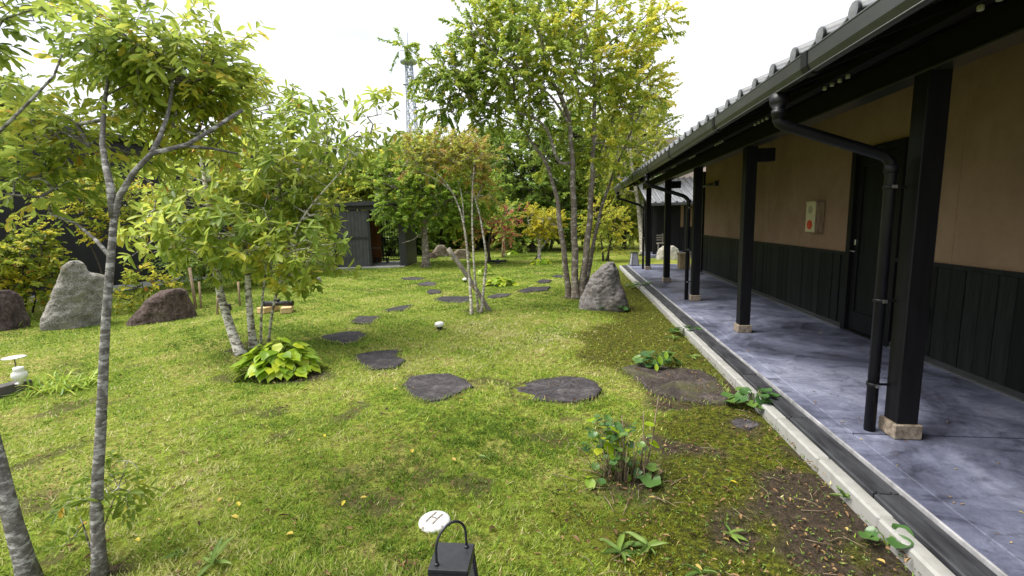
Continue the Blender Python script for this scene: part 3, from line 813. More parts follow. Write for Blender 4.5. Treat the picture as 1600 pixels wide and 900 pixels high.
# ------------------------------------------------------------------ lattice tower in the distance
TB = at(652, 345, 160.0); TT = at(632, 72, 160.0)
tower = thing('lattice_tower', 'tall pale steel lattice tower far behind the trees', 'tower', (TB[0], TB[1], 2.5))
TH = TT[2] - 2.5
def leg_w(z): return 2.1 - 1.2 * min(z / TH, 1)
legm = []
for sx, sy in ((-1, -1), (1, -1), (1, 1), (-1, 1)):
    MB().tube([(sx * leg_w(0), sy * leg_w(0), 0), (sx * leg_w(TH), sy * leg_w(TH), TH * .86)], .17, 6).build('leg', M['steel'], tower)
nz = 16
for i in range(nz):
    za, zb = TH * .86 * i / nz, TH * .86 * (i + 1) / nz
    wa, wb = leg_w(za / .86), leg_w(zb / .86)
    mb = MB()
    cs = ((-1, -1), (1, -1), (1, 1), (-1, 1))
    for q in range(4):
        a, b = cs[q], cs[(q + 1) % 4]
        mb.tube([(a[0] * wa, a[1] * wa, za), (b[0] * wb, b[1] * wb, zb)], .09, 4)
        mb.tube([(b[0] * wa, b[1] * wa, za), (a[0] * wb, a[1] * wb, zb)], .09, 4)
        mb.tube([(a[0] * wb, a[1] * wb, zb), (b[0] * wb, b[1] * wb, zb)], .09, 4)
    mb.build('brace', M['steel'], tower)
MB().lathe([(2.6, 0), (2.8, .3), (2.8, .7), (2.6, .75)], 14, (0, 0, TH * .86)).build('platform', M['steel'], tower)
MB().tube([(0, 0, TH * .86), (0, 0, TH * 1.02)], .16, 6).tube([(.9, .3, TH * .86), (.9, .3, TH * .97)], .12, 6).tube([(-.9, -.3, TH * .86), (-.9, -.3, TH * .95)], .12, 6).build('antenna', M['steel'], tower)
for i in range(5):
    a = i * 1.26
    MB().lathe([(.1, 0), (.9, .25), (.95, .3), (.9, .32)], 10, (1.5 * math.cos(a), 1.5 * math.sin(a), TH * (.62 + .04 * i))).build('dish', M['steel'], tower)

# ------------------------------------------------------------------ rocks
EH = RM[:, 0].copy(); EH[2] = 0; EH /= np.linalg.norm(EH)
def rock(name, label, slices, d_base, mat, dr=0.6, amp=0.05, seed=0, group=None, px_base=None, power=2.6, nr=56, ns=72):
    """slices: (py, px_left, px_right) from the ground up, read off the stone's face"""
    py0 = slices[0][0]
    pxb = (slices[0][1] + slices[0][2]) / 2
    B = gz(pxb, py0)
    d = depth(B)
    view = np.array([B[0], B[1], 0.0]); view /= np.linalg.norm(view)
    er = np.array([view[1], -view[0], 0.0])
    rows = []
    for py, xl, xr in slices:
        pl, pr = at(xl, py, d), at(xr, py, d)
        z = (pl[2] + pr[2]) / 2 - B[2]
        rows.append((max(z, 0), (pl - B) @ er, (pr - B) @ er))
    rows.sort()
    zt = rows[-1][0]
    zz = np.array([r[0] for r in rows]); L = np.array([r[1] for r in rows]); R_ = np.array([r[2] for r in rows])
    w0 = (R_[0] - L[0]) / 2
    V = []
    ts = np.concatenate([[-0.12], np.linspace(0, 1, nr) ** 0.9])
    for t in ts:
        z = t * zt
        l, r = np.interp(max(z, 0), zz, L), np.interp(max(z, 0), zz, R_)
        c, hw = (l + r) / 2, (r - l) / 2
        hd = (w0 * dr) * (0.30 + 0.70 * hw / w0)
        for k in range(ns):
            a = 2 * math.pi * k / ns
            ca, sa = math.cos(a), math.sin(a)
            s = (abs(ca) ** power + abs(sa) ** power) ** (-1 / power)
            p = er * (c + hw * s * ca) + view * (hd * s * sa + hd * 0.55) + np.array([0, 0, z])
            q = Vector(p) + Vector((seed * 7.3, seed * 3.1, 0))
            nn = mnoise.noise(q * (1.6 / w0)) * 0.9 + mnoise.noise(q * (4.5 / w0)) * 0.45 + mnoise.noise(q * (12 / w0)) * 0.36 + mnoise.noise(q * (26 / w0)) * 0.20
            cellv = mnoise.cell_vector(q * (2.2 / w0))[0] - 0.5
            disp = amp * (nn + cellv * 0.35) * w0 / 0.4
            out = er * ca + view * sa
            p = p + out * disp * (0.5 if abs(ca) > 0.93 else 1.0) + np.array([0, 0, disp * 0.4 * t])
            V.append(p)
    n = len(ts)
    topc = np.mean(np.array(V[-ns:]), axis=0) + np.array([0, 0, 0.01])
    V.append(topc)
    I = np.arange(n * ns).reshape(n, ns)
    q4 = np.stack([I[:-1].ravel(), np.roll(I, -1, 1)[:-1].ravel(), np.roll(I, -1, 1)[1:].ravel(), I[1:].ravel()], 1)
    t3 = np.stack([I[-1], np.roll(I[-1], -1), np.full(ns, n * ns)], 1)
    me = mesh_np(name, V, [q4, t3], smooth=True, mat=mat)
    o = obj(name, me, None, tuple(B))
    tag(o, label, 'rock', group)
    ROCKS.append((B + view * w0 * dr * .55, w0 * 1.0))
    return o
ROCKS = []
rock('standing_stone', 'tall pale grey standing stone with a notched top beside the left trees',
     [(512, 62, 166), (500, 63, 170), (480, 72, 172), (460, 80, 172), (445, 86, 171), (434, 89, 168), (426, 93, 140), (417, 97, 135), (411, 103, 129), (408, 110, 122)], 8, M['rock_pale'], 0.5, 0.050, 1)
rock('boulder', 'dark reddish brown boulder between the standing stone and birch stems',
     [(502, 197, 312), (494, 203, 309), (482, 215, 304), (470, 226, 299), (462, 238, 296), (456, 250, 290), (453, 262, 284)], 8.3, M['rock_dark'], 0.65, 0.030, 2)
rock('boulder', 'dark boulder cut off by the left edge of the view',
     [(516, -40, 50), (505, -42, 50), (490, -40, 44), (472, -34, 38), (460, -24, 28), (454, -14, 16)], 8, M['rock_dark'], 0.7, 0.03, 3)
rock('standing_stone', 'speckled grey pointed stone standing next to the veranda',
     [(484, 903, 982), (474, 905, 982), (462, 909, 978), (448, 914, 972), (436, 921, 969), (428, 927, 967), (420, 936, 965), (413, 944, 962), (409, 950, 958)], 8.2, M['rock_speckle'], 0.7, 0.045, 4)
for k, (lab, sl_, m_) in enumerate([
    ('brownish garden rock left of the leaning pole by the maple', [(401, 672, 702), (394, 675, 701), (388, 680, 698), (383, 684, 694)], 'rock_brown'),
    ('low brown rock just behind the leaning pole', [(405, 703, 736), (398, 706, 735), (393, 710, 732), (390, 715, 728)], 'rock_brown'),
    ('small dark rock at the foot of the maple', [(404, 669, 684), (399, 670, 682), (395, 672, 679)], 'rock_dark'),
    ('pale low rock beyond the end of the veranda', [(404, 1024, 1062), (396, 1026, 1062), (389, 1030, 1059), (384, 1036, 1052)], 'rock_pale'),
    ('round brown stone under the far dark trees', [(373, 798, 816), (366, 799, 816), (361, 802, 813)], 'rock_brown'),
    ('grey stone behind the yellow tree', [(378, 852, 866), (373, 853, 865), (369, 856, 863)], 'rock_speckle'),
    ('small pale stone on the lawn edge under the large leaves', [(441, 487, 503), (437, 488, 502), (434, 491, 499)], 'rock_pale')]):
    rock('garden_rock', lab, sl_, 18, M[m_], 0.7, 0.04, 10 + k, nr=16, ns=24)

# ------------------------------------------------------------------ stepping stones
STONES = []
def stepping(label, poly, mat, h=0.035, seed=0, rough=0.012):
    pts = np.array([gz(px, py, 0.012) for px, py in poly])
    # densify and roughen the outline
    ring = []
    n = len(pts)
    for i in range(n):
        a, b = pts[i], pts[(i + 1) % n]
        m_ = max(2, int(np.linalg.norm(b - a) / 0.05))
        for k in range(m_):
            p = a + (b - a) * k / m_
            q = Vector((p[0] * 6 + seed, p[1] * 6, seed))
            p = p + np.array([mnoise.noise(q), mnoise.noise(q + Vector((9, 3, 1))), 0]) * rough * 1.8
            ring.append(p)
    ring = np.array(ring); c = ring.mean(0)
    STONES.append(ring[:, :2])
    B = np.array([c[0], c[1], gh(c[0], c[1])])
    fr = [(1.0, -0.05), (1.0, h - .008), (0.985, h)] + [(s, h) for s in (0.9, 0.75, 0.55, 0.3)]
    V, nr = [], len(ring)
    for s, z in fr:
        for p in ring:
            q = c + (p - c) * s
            zz = z + (mnoise.noise(Vector((q[0] * 5, q[1] * 5, seed))) * .006 + mnoise.noise(Vector((q[0] * 16, q[1] * 16, seed))) * .003 if z > 0 else 0)
            V.append((q[0] - B[0], q[1] - B[1], zz))
    V.append((0, 0, h))
    I = np.arange(len(fr) * nr).reshape(len(fr), nr)
    q4 = np.stack([I[:-1].ravel(), np.roll(I, -1, 1)[:-1].ravel(), np.roll(I, -1, 1)[1:].ravel(), I[1:].ravel()], 1)
    t3 = np.stack([I[-1], np.roll(I[-1], -1), np.full(nr, len(V) - 1)], 1)
    me = mesh_np('stepping_stone', V, [q4, t3], mat=mat)
    # orientation: make normals point up
    o = obj('stepping_stone', me, None, tuple(B))
    tag(o, label, 'stone', 'stepping stones across the lawn')
    return o
SS = [
 ('large brown flat stone beside the veranda, round-leaved plant on its rim', [(970, 575), (1000, 568), (1048, 573), (1095, 578), (1120, 590), (1135, 610), (1142, 630), (1105, 631), (1070, 626), (1020, 615), (1003, 600)], 'slate_wet'),
 ('broad dark flat stone, third largest, second from the veranda', [(794, 606), (815, 597), (845, 592), (880, 588), (912, 590), (930, 598), (941, 610), (930, 622), (900, 628), (860, 626), (820, 620), (797, 616)], 'slate'),
 ('rounded grey flat stone, third from the veranda, with pointed near edge', [(630, 602), (640, 590), (672, 585), (705, 586), (728, 595), (740, 604), (715, 614), (690, 624), (672, 627), (640, 616)], 'slate'),
 ('squarish grey stone with a notch, between the hosta and the white garden light', [(549, 554), (585, 548), (623, 547), (620, 558), (634, 565), (620, 575), (580, 577), (565, 570)], 'slate'),
 ('dark pointed flat stone right of the hosta', [(497, 526), (532, 520), (560, 518), (574, 522), (558, 533), (535, 537), (510, 532)], 'slate'),
 ('four-sided dark stone, sixth in the path from the veranda', [(548, 503), (560, 494), (594, 494), (580, 505), (563, 506)], 'slate'),
 ('thin pale grey stone, seventh in the path from the veranda', [(599, 484), (625, 478), (646, 476), (632, 485), (605, 487)], 'slate'),
 ('long dark stone just left of the slender centre stems', [(676, 468), (690, 463), (736, 464), (734, 472), (695, 473)], 'slate'),
 ('small grey stone above the long dark stone', [(667, 456), (672, 452), (688, 453), (688, 458), (670, 459)], 'slate'),
 ('small flat stone, second nearest the hut', [(653, 444), (668, 440), (682, 442), (678, 446), (660, 446)], 'slate'),
 ('flat sliver of stone nearest the hut', [(627, 435), (645, 433), (664, 434), (655, 437), (632, 437)], 'slate'),
 ('pale grey slab left of the big clump of trunks', [(810, 454), (825, 449), (860, 448), (855, 454), (820, 457)], 'slate'),
 ('small pale slab behind the other near the big trunks', [(839, 440), (848, 436), (862, 438), (856, 442), (845, 443)], 'slate'),
 ('low grey slab right behind the slender centre stems', [(762, 464), (775, 459), (800, 458), (792, 463), (770, 466)], 'slate'),
 ('farthest small slab touching the big trunks', [(862, 432), (870, 429), (882, 431), (876, 434)], 'slate'),
 ('small round dark slab sunk in moss beside the kerb', [(1146, 659), (1152, 654), (1168, 653), (1184, 658), (1187, 664), (1172, 669), (1153, 666)], 'slate'),
]
for i, (lab, poly, m_) in enumerate(SS):
    stepping(lab, poly, M[m_], 0.017 if i < 15 else 0.010, i)
# worn earth rims round the stepping stones, trunks and rocks
_sv = gs.copy()
for poly in STONES:
    c_ = poly.mean(0); rad_ = np.linalg.norm(poly - c_, axis=1).max() + .2
    near = np.where((np.abs(xs - c_[0]) < rad_) & (np.abs(ys - c_[1]) < rad_))[0]
    if len(near):
        dd_ = np.min(np.hypot(xs[near][:, None] - poly[:, 0], ys[near][:, None] - poly[:, 1]), axis=1)
        _sv[near] = np.maximum(_sv[near], np.clip(1 - dd_ / .10, 0, 1) * .85)
for (rx_, ry_, rr_) in ((-2.2, 1.72, .16), (-4.29, 5.4, .22), (-4.3, 5.75, .2), (-1.67, 8.0, .3), (.08, 9.66, .35), (.57, 8.4, .5)):
    _sv = np.maximum(_sv, np.clip(1.2 - np.hypot(xs - rx_, ys - ry_) / rr_ * .8, 0, .8))
gme.attributes['soil'].data.foreach_set('value', _sv.astype(np.float32))
# dark paved step at the photographer's feet
stp = struct(obj('paved_step', MB().box(-1.15, 0.25, 0.4, 1.775, -.05, .05, .008).mesh('paved_step', M['slate'])))

# ------------------------------------------------------------------ trees
def unit(a, axis=-1):
    return a / np.maximum(np.linalg.norm(a, axis=axis, keepdims=True), 1e-9)

def leaf_arrays(pos, dirv, nrm, L, Wd, detail=1, fold=0.18, curl=0.12):
    """returns verts, faces for many leaves"""
    n = len(pos)
    dirv = unit(dirv)
    side = unit(np.cross(dirv, nrm)); nn = np.cross(side, dirv)
    if detail == 2:   # 8 verts, pointed oval
        T = [(0, 0, 0), (.25, .27, 1), (.62, .5, 1), (.88, .33, 1), (1, 0, 0), (.88, -.33, 1), (.62, -.5, 1), (.25, -.27, 1)]
        Fq = [(0, 1, 2, 3), (0, 3, 4, 4)]
        faces = [(0, 1, 2, 4), (2, 3, 4), (0, 4, 6, 7), (4, 5, 6)]
    elif detail == 1:
        T = [(0, 0, 0), (.30, .46, 1), (.68, .40, 1), (1, 0, 0), (.68, -.40, 1), (.30, -.46, 1)]
    else:
        T = [(0, 0, 0), (.45, .5, 1), (1, 0, 0), (.45, -.5, 1)]
    k = len(T)
    V = np.zeros((n, k, 3))
    for i, (u, v, w) in enumerate(T):
        drop = -curl * u * u
        V[:, i] = pos + dirv * (L * u)[:, None] + side * (Wd * v)[:, None] + nn * ((fold * Wd * w) + drop * L)[:, None]
    base = np.arange(n)[:, None] * k
    if detail == 2:
        f4 = np.concatenate([base + np.array([[0, 1, 2, 4]]), base + np.array([[0, 4, 6, 7]])], 1).reshape(-1, 4)
        f3 = np.concatenate([base + np.array([[2, 3, 4]]), base + np.array([[4, 5, 6]])], 1).reshape(-1, 3)
        return V.reshape(-1, 3), [f4, f3], lambda t: np.concatenate([np.repeat(t, 2), np.repeat(t, 2)])
    if detail == 1:
        f4 = np.concatenate([base + np.array([[0, 1, 2, 3]]), base + np.array([[0, 3, 4, 5]])], 1).reshape(-1, 4)
        return V.reshape(-1, 3), [f4], lambda t: np.repeat(t, 2)
    f3 = np.concatenate([base + np.array([[0, 1, 2]]), base + np.array([[0, 2, 3]])], 1).reshape(-1, 3)
    return V.reshape(-1, 3), [f3], lambda t: np.repeat(t, 2)

def catmull(P, step):
    P = np.asarray(P, float)
    out = []
    for i in range(len(P) - 1):
        p0, p1, p2, p3 = P[max(i - 1, 0)], P[i], P[i + 1], P[min(i + 2, len(P) - 1)]
        m_ = max(1, int(np.linalg.norm(p2 - p1) / step))
        for k in range(m_):
            t = k / m_
            out.append(0.5 * ((2 * p1) + (-p0 + p2) * t + (2 * p0 - 5 * p1 + 4 * p2 - p3) * t * t + (-p0 + 3 * p1 - 3 * p2 + p3) * t ** 3))
    out.append(P[-1])
    return np.array(out)

def prisms(A, B, ra, rb, seg=5):
    """many open tapered tubes"""
    n = len(A)
    t = unit(B - A)
    h = np.where(np.abs(t[:, 2:3]) < 0.9, np.array([[0, 0, 1.0]]), np.array([[1.0, 0, 0]]))
    u = unit(np.cross(t, h)); w = np.cross(t, u)
    V = np.zeros((n, 2 * seg, 3))
    for k in range(seg):
        a = 2 * math.pi * k / seg
        o_ = u * math.cos(a) + w * math.sin(a)
        V[:, k] = A + o_ * ra[:, None]
        V[:, seg + k] = B + o_ * rb[:, None]
    base = np.arange(n)[:, None] * 2 * seg
    f = np.concatenate([base + np.array([[k, (k + 1) % seg, seg + (k + 1) % seg, seg + k]]) for k in range(seg)], 1).reshape(-1, 4)
    return V.reshape(-1, 3), f

TREES = []
def tree(name, label, base_px, stems, lobes, ntips, leaf, mat, bark, per=10, style='spray', detail=1, dd=None, base=None, tint=(0.45, 0.22), tint_noise=0.25,
         twig=0.30, cat='tree', group=None, tip_r=0.0035, lobe_depth=1.0, seed=1, tfun=None, near_leaves=0, pw=0.45, cap=0.92, crown_name='crown', shell=0.55, droop=0.25, bush=False, stem_parts=True):
    """stems: (points [(px,py,doff)...], r0, r1); lobes: (px,py,rx,ry,doff,weight) in photo pixels at the tree's own distance"""
    rg = np.random.default_rng(seed)
    B = gz(*base_px) if base is None else np.array([base[0], base[1], gh(base[0], base[1])])
    d0 = depth(B) if dd is None else dd
    root = thing(name, label, cat, tuple(B), 0, group)
    nodes, rad, par = [], [], []
    trunkmb = []
    for si, (pts, r0, r1) in enumerate(stems):
        W = []
        for j, p in enumerate(pts):
            do = p[2] if len(p) > 2 else 0.0
            if j == 0 and do == 'g':
                g_ = gz(p[0], p[1]); g_[2] -= 0.04; W.append(g_)
            else:
                W.append(at(p[0], p[1], d0 + do))
        C = catmull(W, 0.12 if d0 < 12 else 0.25)
        n = len(C)
        wob = np.stack([np.sin(np.arange(n) * .9 + si), np.cos(np.arange(n) * 1.3 + si), np.zeros(n)], 1) * r0 * 0.10
        C = C + wob
        R = np.linspace(0, 1, n) ** 0.8 * (r1 - r0) + r0
        if pts[0][2:] == ('g',):
            R = R * (1 + 0.45 * np.exp(-np.arange(n) * (0.12 if d0 < 12 else .25) / 0.10))
        mb = MB(); mb.tube([tuple(c - B) for c in C], list(R), 10 if r0 > 0.02 else 7, cap=True)
        mb.build('trunk' if r0 > 0.02 or bush is False else 'stem', bark, root)
        k0 = len(nodes)
        # link a limb to the nearest node of an earlier stem
        for j in range(n):
            nodes.append(C[j]); rad.append(R[j]); par.append(-1)
    nodes = np.array(nodes); rad = np.array(rad)
    nst = len(nodes)
    # crown points
    lw = np.array([(l[5] if len(l) > 5 else 1.0) * l[2] * l[3] for l in lobes]); lw = lw / lw.sum()
    cnt = rg.multinomial(ntips, lw)
    P, OUT = [], []
    for l, c in zip(lobes, cnt):
        if c == 0: continue
        do = l[4] if len(l) > 4 else 0.0
        dl = d0 + do
        cen = at(l[0], l[1], dl)
        rx, ry = l[2] * dl / F, l[3] * dl / F
        rdp = 0.5 * (rx + ry) * lobe_depth
        u = unit(rg.normal(size=(c, 3))) * (rg.random((c, 1)) ** (1 / 3 if shell <= 0 else shell * 0.8))
        p = cen + RM[:, 0] * (u[:, 0:1] * rx) - RM[:, 1] * (u[:, 1:2] * ry) + RM[:, 2] * (u[:, 2:3] * rdp)
        P.append(p); OUT.append(unit(RM[:, 0] * u[:, 0:1] + -RM[:, 1] * u[:, 1:2] + RM[:, 2] * u[:, 2:3]))
    P = np.concatenate(P); OUT = np.concatenate(OUT)
    ok = P[:, 2] > gh(P[:, 0], P[:, 1]) + 0.08
    P, OUT = P[ok], OUT[ok]
    # attach nearest first
    N = np.empty((nst + len(P) * 4, 3)); N[:nst] = nodes; nn = nst
    parent = np.full(len(N), -1)
    dist0 = np.array([np.min(np.linalg.norm(nodes - p, axis=1)) for p in P])
    order = np.argsort(dist0)
    tipidx = np.zeros(len(P), int)
    mind = 0.03 * d0 / 6
    for oi in order:
        p = P[oi]
        v = p - N[:nn]
        dist = np.linalg.norm(v, axis=1)
        cost = dist * (1.0 + 0.8 * np.clip(-v[:, 2] / np.maximum(dist, 1e-6) + 0.1, 0, 1.1)) + 0.03
        j = int(np.argmin(cost))
        a = N[j]; L_ = dist[j]
        m_ = 1 if L_ < 0.25 else (2 if L_ < 0.8 else 3)
        prev = j
        sag = rg.normal(size=3) * 0.07 * L_ + np.array([0, 0, 0.06 * L_])
        for q in range(1, m_ + 1):
            t = q / m_
            N[nn] = a + (p - a) * t + sag * math.sin(math.pi * t)
            parent[nn] = prev; prev = nn; nn += 1
        tipidx[oi] = nn - 1
    N = N[:nn]; parent = parent[:nn]
    load = np.zeros(nn); load[tipidx] = 1
    for i in range(nn - 1, nst - 1, -1):
        load[parent[i]] += load[i]
    rr = tip_r * np.maximum(load, 1) ** pw
    ed = np.arange(nst, nn); pa = parent[ed]
    ra = np.where(pa < nst, np.minimum(rr[ed] * 1.15, np.concatenate([rad, np.zeros(nn - nst)])[pa] * 0.85), np.minimum(rr[pa], rr[ed] * 1.5))
    Vb, Fb = prisms(N[pa] - B, N[ed] - B, np.maximum(ra, rr[ed] * .8), rr[ed])
    # leaves
    tp = N[tipidx]; pdir = unit(tp - N[np.maximum(parent[tipidx], 0)])
    tdir = unit(pdir * 0.6 + OUT * 0.7 + rg.normal(size=tp.shape) * 0.35 + np.array([0, 0, 0.05 - droop * 0.3]))
    n = len(tp)
    tl = twig * rg.uniform(0.6, 1.25, n)
    K = per
    idx = np.repeat(np.arange(n), K)
    kk = np.tile(np.arange(K), n)
    up = np.array([0, 0, 1.0])
    if style == 'whorl':
        s_ = np.where(kk < K * 0.7, rg.uniform(0.85, 1.0, n * K), rg.uniform(0.2, 0.85, n * K))
        ang = kk * 2.4 + np.repeat(rg.uniform(0, 6.28, n), K) + rg.normal(size=n * K) * 0.25
        pos = tp[idx] + tdir[idx] * (tl[idx] * s_)[:, None]
        e1 = unit(np.cross(tdir, up + 0.01)); e2 = np.cross(tdir, e1)
        radial = e1[idx] * np.cos(ang)[:, None] + e2[idx] * np.sin(ang)[:, None]
        dv = unit(radial + tdir[idx] * 0.35 + np.array([0, 0, -droop]) + rg.normal(size=radial.shape) * 0.15)
        nv = unit(up * 0.8 + tdir[idx] * 0.4 + rg.normal(size=dv.shape) * 0.25)
    else:
        s_ = (kk + rg.random(n * K)) / K
        sgn = np.where(kk % 2 == 0, 1.0, -1.0)
        pos = tp[idx] + tdir[idx] * (tl[idx] * s_)[:, None] + np.array([0, 0, -0.10]) * (tl[idx] * s_ ** 2)[:, None]
        sd = unit(np.cross(tdir, up))[idx]
        dv = unit(tdir[idx] * 0.7 + sd * sgn[:, None] * 0.75 + rg.normal(size=pos.shape) * 0.38 + np.array([0, 0, -droop]))
        nv = unit(up * 0.75 + rg.normal(size=dv.shape) * 0.42)
    Ls = leaf[0] * rg.uniform(0.5, 1.3, n * K); Ws = leaf[1] * rg.uniform(0.6, 1.25, n * K)
    tn = np.array([mnoise.noise(Vector(p) * (2.2 if d0 < 12 else 1.1)) for p in tp])
    tv = tint[0] + tint_noise * tn[idx] * 1.6 + rg.normal(size=n * K) * tint[1] * 0.55
    tv = tv + np.repeat(rg.normal(size=n) * tint[1] * 0.6, K)
    if tfun is not None:
        tv = tv + tfun(pos, rg)
    tv = np.clip(tv, 0.0, cap)
    tv = np.where(rg.random(len(tv)) < .015, 1.0, tv)
    sel = np.ones(len(pos), bool)
    if near_leaves:
        c_ = (pos - CAM) @ RM
        px = CX + F * c_[:, 0] / c_[:, 2]; py = CY + F * c_[:, 1] / c_[:, 2]
        vis = (c_[:, 2] > 0.3) & (px > 5) & (px < 1595) & (py > 5) & (py < 895)
        size = np.where(vis, Ls / np.maximum(c_[:, 2], .3), 0)
        best = np.argsort(-size)[:near_leaves]
        sel[best] = False
        # shared leaf meshes in a few tints
        lv, lf, lt = leaf_arrays(np.zeros((1, 3)), np.array([[0, 1.0, 0]]), np.array([[0, 0, 1.0]]), np.array([1.0]), np.array([leaf[1] / leaf[0]]), 2)
        lms = [mesh_np('leaf', lv, lf, lt(np.array([t])), mat=mat) for t in (.1, .25, .4, .55, .7, .9)]
        for b in best:
            dvb = Vector(dv[b]).normalized(); nb = Vector(nv[b]); sb = dvb.cross(nb).normalized(); nb = sb.cross(dvb)
            o = obj('leaf', lms[min(5, int(tv[b] * 6))], root)
            o.matrix_local = Matrix.Translation(Vector(pos[b] - B)) @ Matrix((sb, dvb, nb)).transposed().to_4x4() @ Matrix.Diagonal((Ls[b],) * 3 + (1,))
    V, fs, ex = leaf_arrays(pos[sel] - B, dv[sel], nv[sel], Ls[sel], Ws[sel], detail)
    co = obj(crown_name, mesh_np('crown', V, fs, ex(tv[sel]), mat=mat), root)
    if near_leaves: co['kind'] = 'stuff'
    # twigs
    Vt, Ft = prisms(tp - B, tp - B + tdir * tl[:, None] + np.array([0, 0, -0.10]) * tl[:, None], np.full(n, tip_r * .8), np.full(n, tip_r * .35), 4)
    bo = obj('branches', mesh_np('branches', np.concatenate([Vb, Vt]), np.concatenate([Fb, Ft + len(Vb)]), smooth=True, mat=bark), root)
    if bush: bo['kind'] = 'stuff'
    TREES.append((root, len(pos)))
    return root

g = 'g'
# slender tree close on the left
tree('slender_tree', 'slender grey-barked tree closest on the left, forked above the standing stone', (155, 905),
     [([(155, 905, g), (151, 800), (157, 680), (163, 560), (170, 440), (177, 345), (188, 305), (212, 268), (238, 240), (292, 226, .1), (340, 196, .2), (378, 172, .3)], .027, .009),
      ([(177, 340), (172, 290), (160, 225, .1), (165, 150, .2), (175, 90, .3)], .019, .006),
      ([(290, 228, .1), (330, 232, .2), (372, 240, .3)], .010, .005),
      ([(172, 400), (150, 375, .1), (120, 350, .2), (80, 335, .25)], .011, .005),
      ([(238, 240), (262, 180, .2), (270, 110, .3), (250, 60, .3)], .013, .005)],
     [(250, 85, 95, 65, .3), (195, 130, 70, 55, .4), (110, 215, 75, 50, .3), (45, 280, 60, 45, .2), (300, 165, 70, 60, .5), (190, 60, 45, 45, .1), (330, 105, 45, 45, .4),
      (210, 235, 60, 30, .5, .7), (40, 195, 45, 35, .4), (330, 215, 45, 30, .6), (345, 150, 40, 40, .5)],
     480, (.066, .024), M['lf_front'], M['bark_grey'], per=13, style='spray', detail=2, tint=(.44, .25), tint_noise=.28, twig=.20, near_leaves=260, tip_r=.0017, seed=11, shell=.9, droop=.35, pw=.42,
     tfun=lambda p, r: np.clip((p[:, 2] - 2.25) * .30, -.1, .35))
tree('slender_tree', 'leaning grey trunk at the bottom left corner, its crown out of view', (48, 912),
     [([(48, 912, g), (22, 820), (-4, 720), (-50, 560), (-110, 380, .1), (-130, 240, .1), (-160, 60, .1)], .036, .016),
      ([(-118, 300, .1), (-40, 240), (10, 195, -.02), (55, 150, 0), (85, 118, .05), (97, 85, .1)], .012, .004)],
     [(30, 10, 100, 40, .4), (-70, 60, 80, 80, .3), (-120, -40, 120, 100, .2), (10, 60, 30, 16, .4, .5)],
     120, (.075, .026), M['lf_front'], M['bark_grey'], per=12, style='spray', detail=2, tint=(.36, .22), twig=.18, tip_r=.0016, seed=12, shell=.9, droop=.3)
# birch-like clump with large whorled leaves
tree('white_stemmed_tree', 'white-stemmed clump with large whorled leaves rising behind the hosta', (385, 548),
     [([(376, 553, g), (358, 505), (344, 455), (333, 405), (327, 340), (318, 270, .1), (300, 195, .2)], .066, .016),
      ([(396, 543, g), (390, 480), (386, 420), (382, 350, .1), (375, 270, .2), (390, 195, .2)], .050, .014),
      ([(419, 535, g), (426, 485), (437, 440), (452, 385, -.1), (480, 330, -.2), (540, 260, -.3)], .020, .008),
      ([(407, 538, g), (409, 480), (414, 430, .1), (420, 360, .2), (430, 280, .3)], .018, .007),
      ([(380, 340, .1), (440, 285, .1), (500, 245, 0), (560, 205, -.1)], .024, .008),
      ([(330, 370), (290, 340, -.2), (250, 330, -.3), (225, 350, -.3)], .024, .008)],
     [(440, 255, 90, 60, 0), (540, 225, 55, 40, -.1), (345, 370, 95, 40, -.4), (265, 375, 52, 36, -.4, .8), (470, 400, 75, 40, -.3), (340, 260, 80, 70, .3), (465, 190, 70, 35, .1),
      (410, 330, 90, 50, .1), (310, 310, 70, 45, .2, .7), (490, 315, 38, 30, .1), (590, 180, 20, 25, -.2, .8), (240, 335, 35, 22, .2, .7), (480, 432, 30, 14, -.3, .7), (400, 160, 40, 40, .3)],
     640, (.138, .054), M['lf_oak'], M['bark_birch'], per=10, style='whorl', detail=2, tint=(.50, .22), tint_noise=.25, twig=.22, near_leaves=290, tip_r=.0032, seed=21, shell=.8, droop=.38)
# slender red-tinged clump in the middle with a prop
tree('slender_maple', 'slender pale multi-stemmed tree mid-lawn with rusty sparse crown', (745, 490),
     [([(737, 492, g), (734, 440), (728, 375), (721, 335), (706, 300), (690, 278), (672, 262)], .030, .009),
      ([(748, 488, g), (741, 420, -.1), (738, 350, -.1), (738, 298, -.1), (742, 250, 0)], .024, .008),
      ([(751, 489, g), (757, 440, .1), (759, 395, .1), (750, 340, .1), (740, 300, .1), (736, 255, .2)], .028, .008),
      ([(706, 300), (690, 285), (655, 268), (633, 258)], .011, .005),
      ([(725, 350), (722, 310, .1), (712, 270, .2)], .014, .006)],
     [(655, 252, 40, 26, 0), (705, 248, 45, 30, .1), (745, 250, 38, 35, .1), (690, 222, 45, 18, .2), (640, 225, 22, 16, .1), (760, 290, 22, 28, .2, .7), (735, 222, 25, 14, .2)],
     420, (.065, .027), M['lf_rust'], M['bark_pale'], per=18, detail=1, tint=(.56, .25), twig=.20, tip_r=.0030, seed=31, shell=.8, cap=1.0)
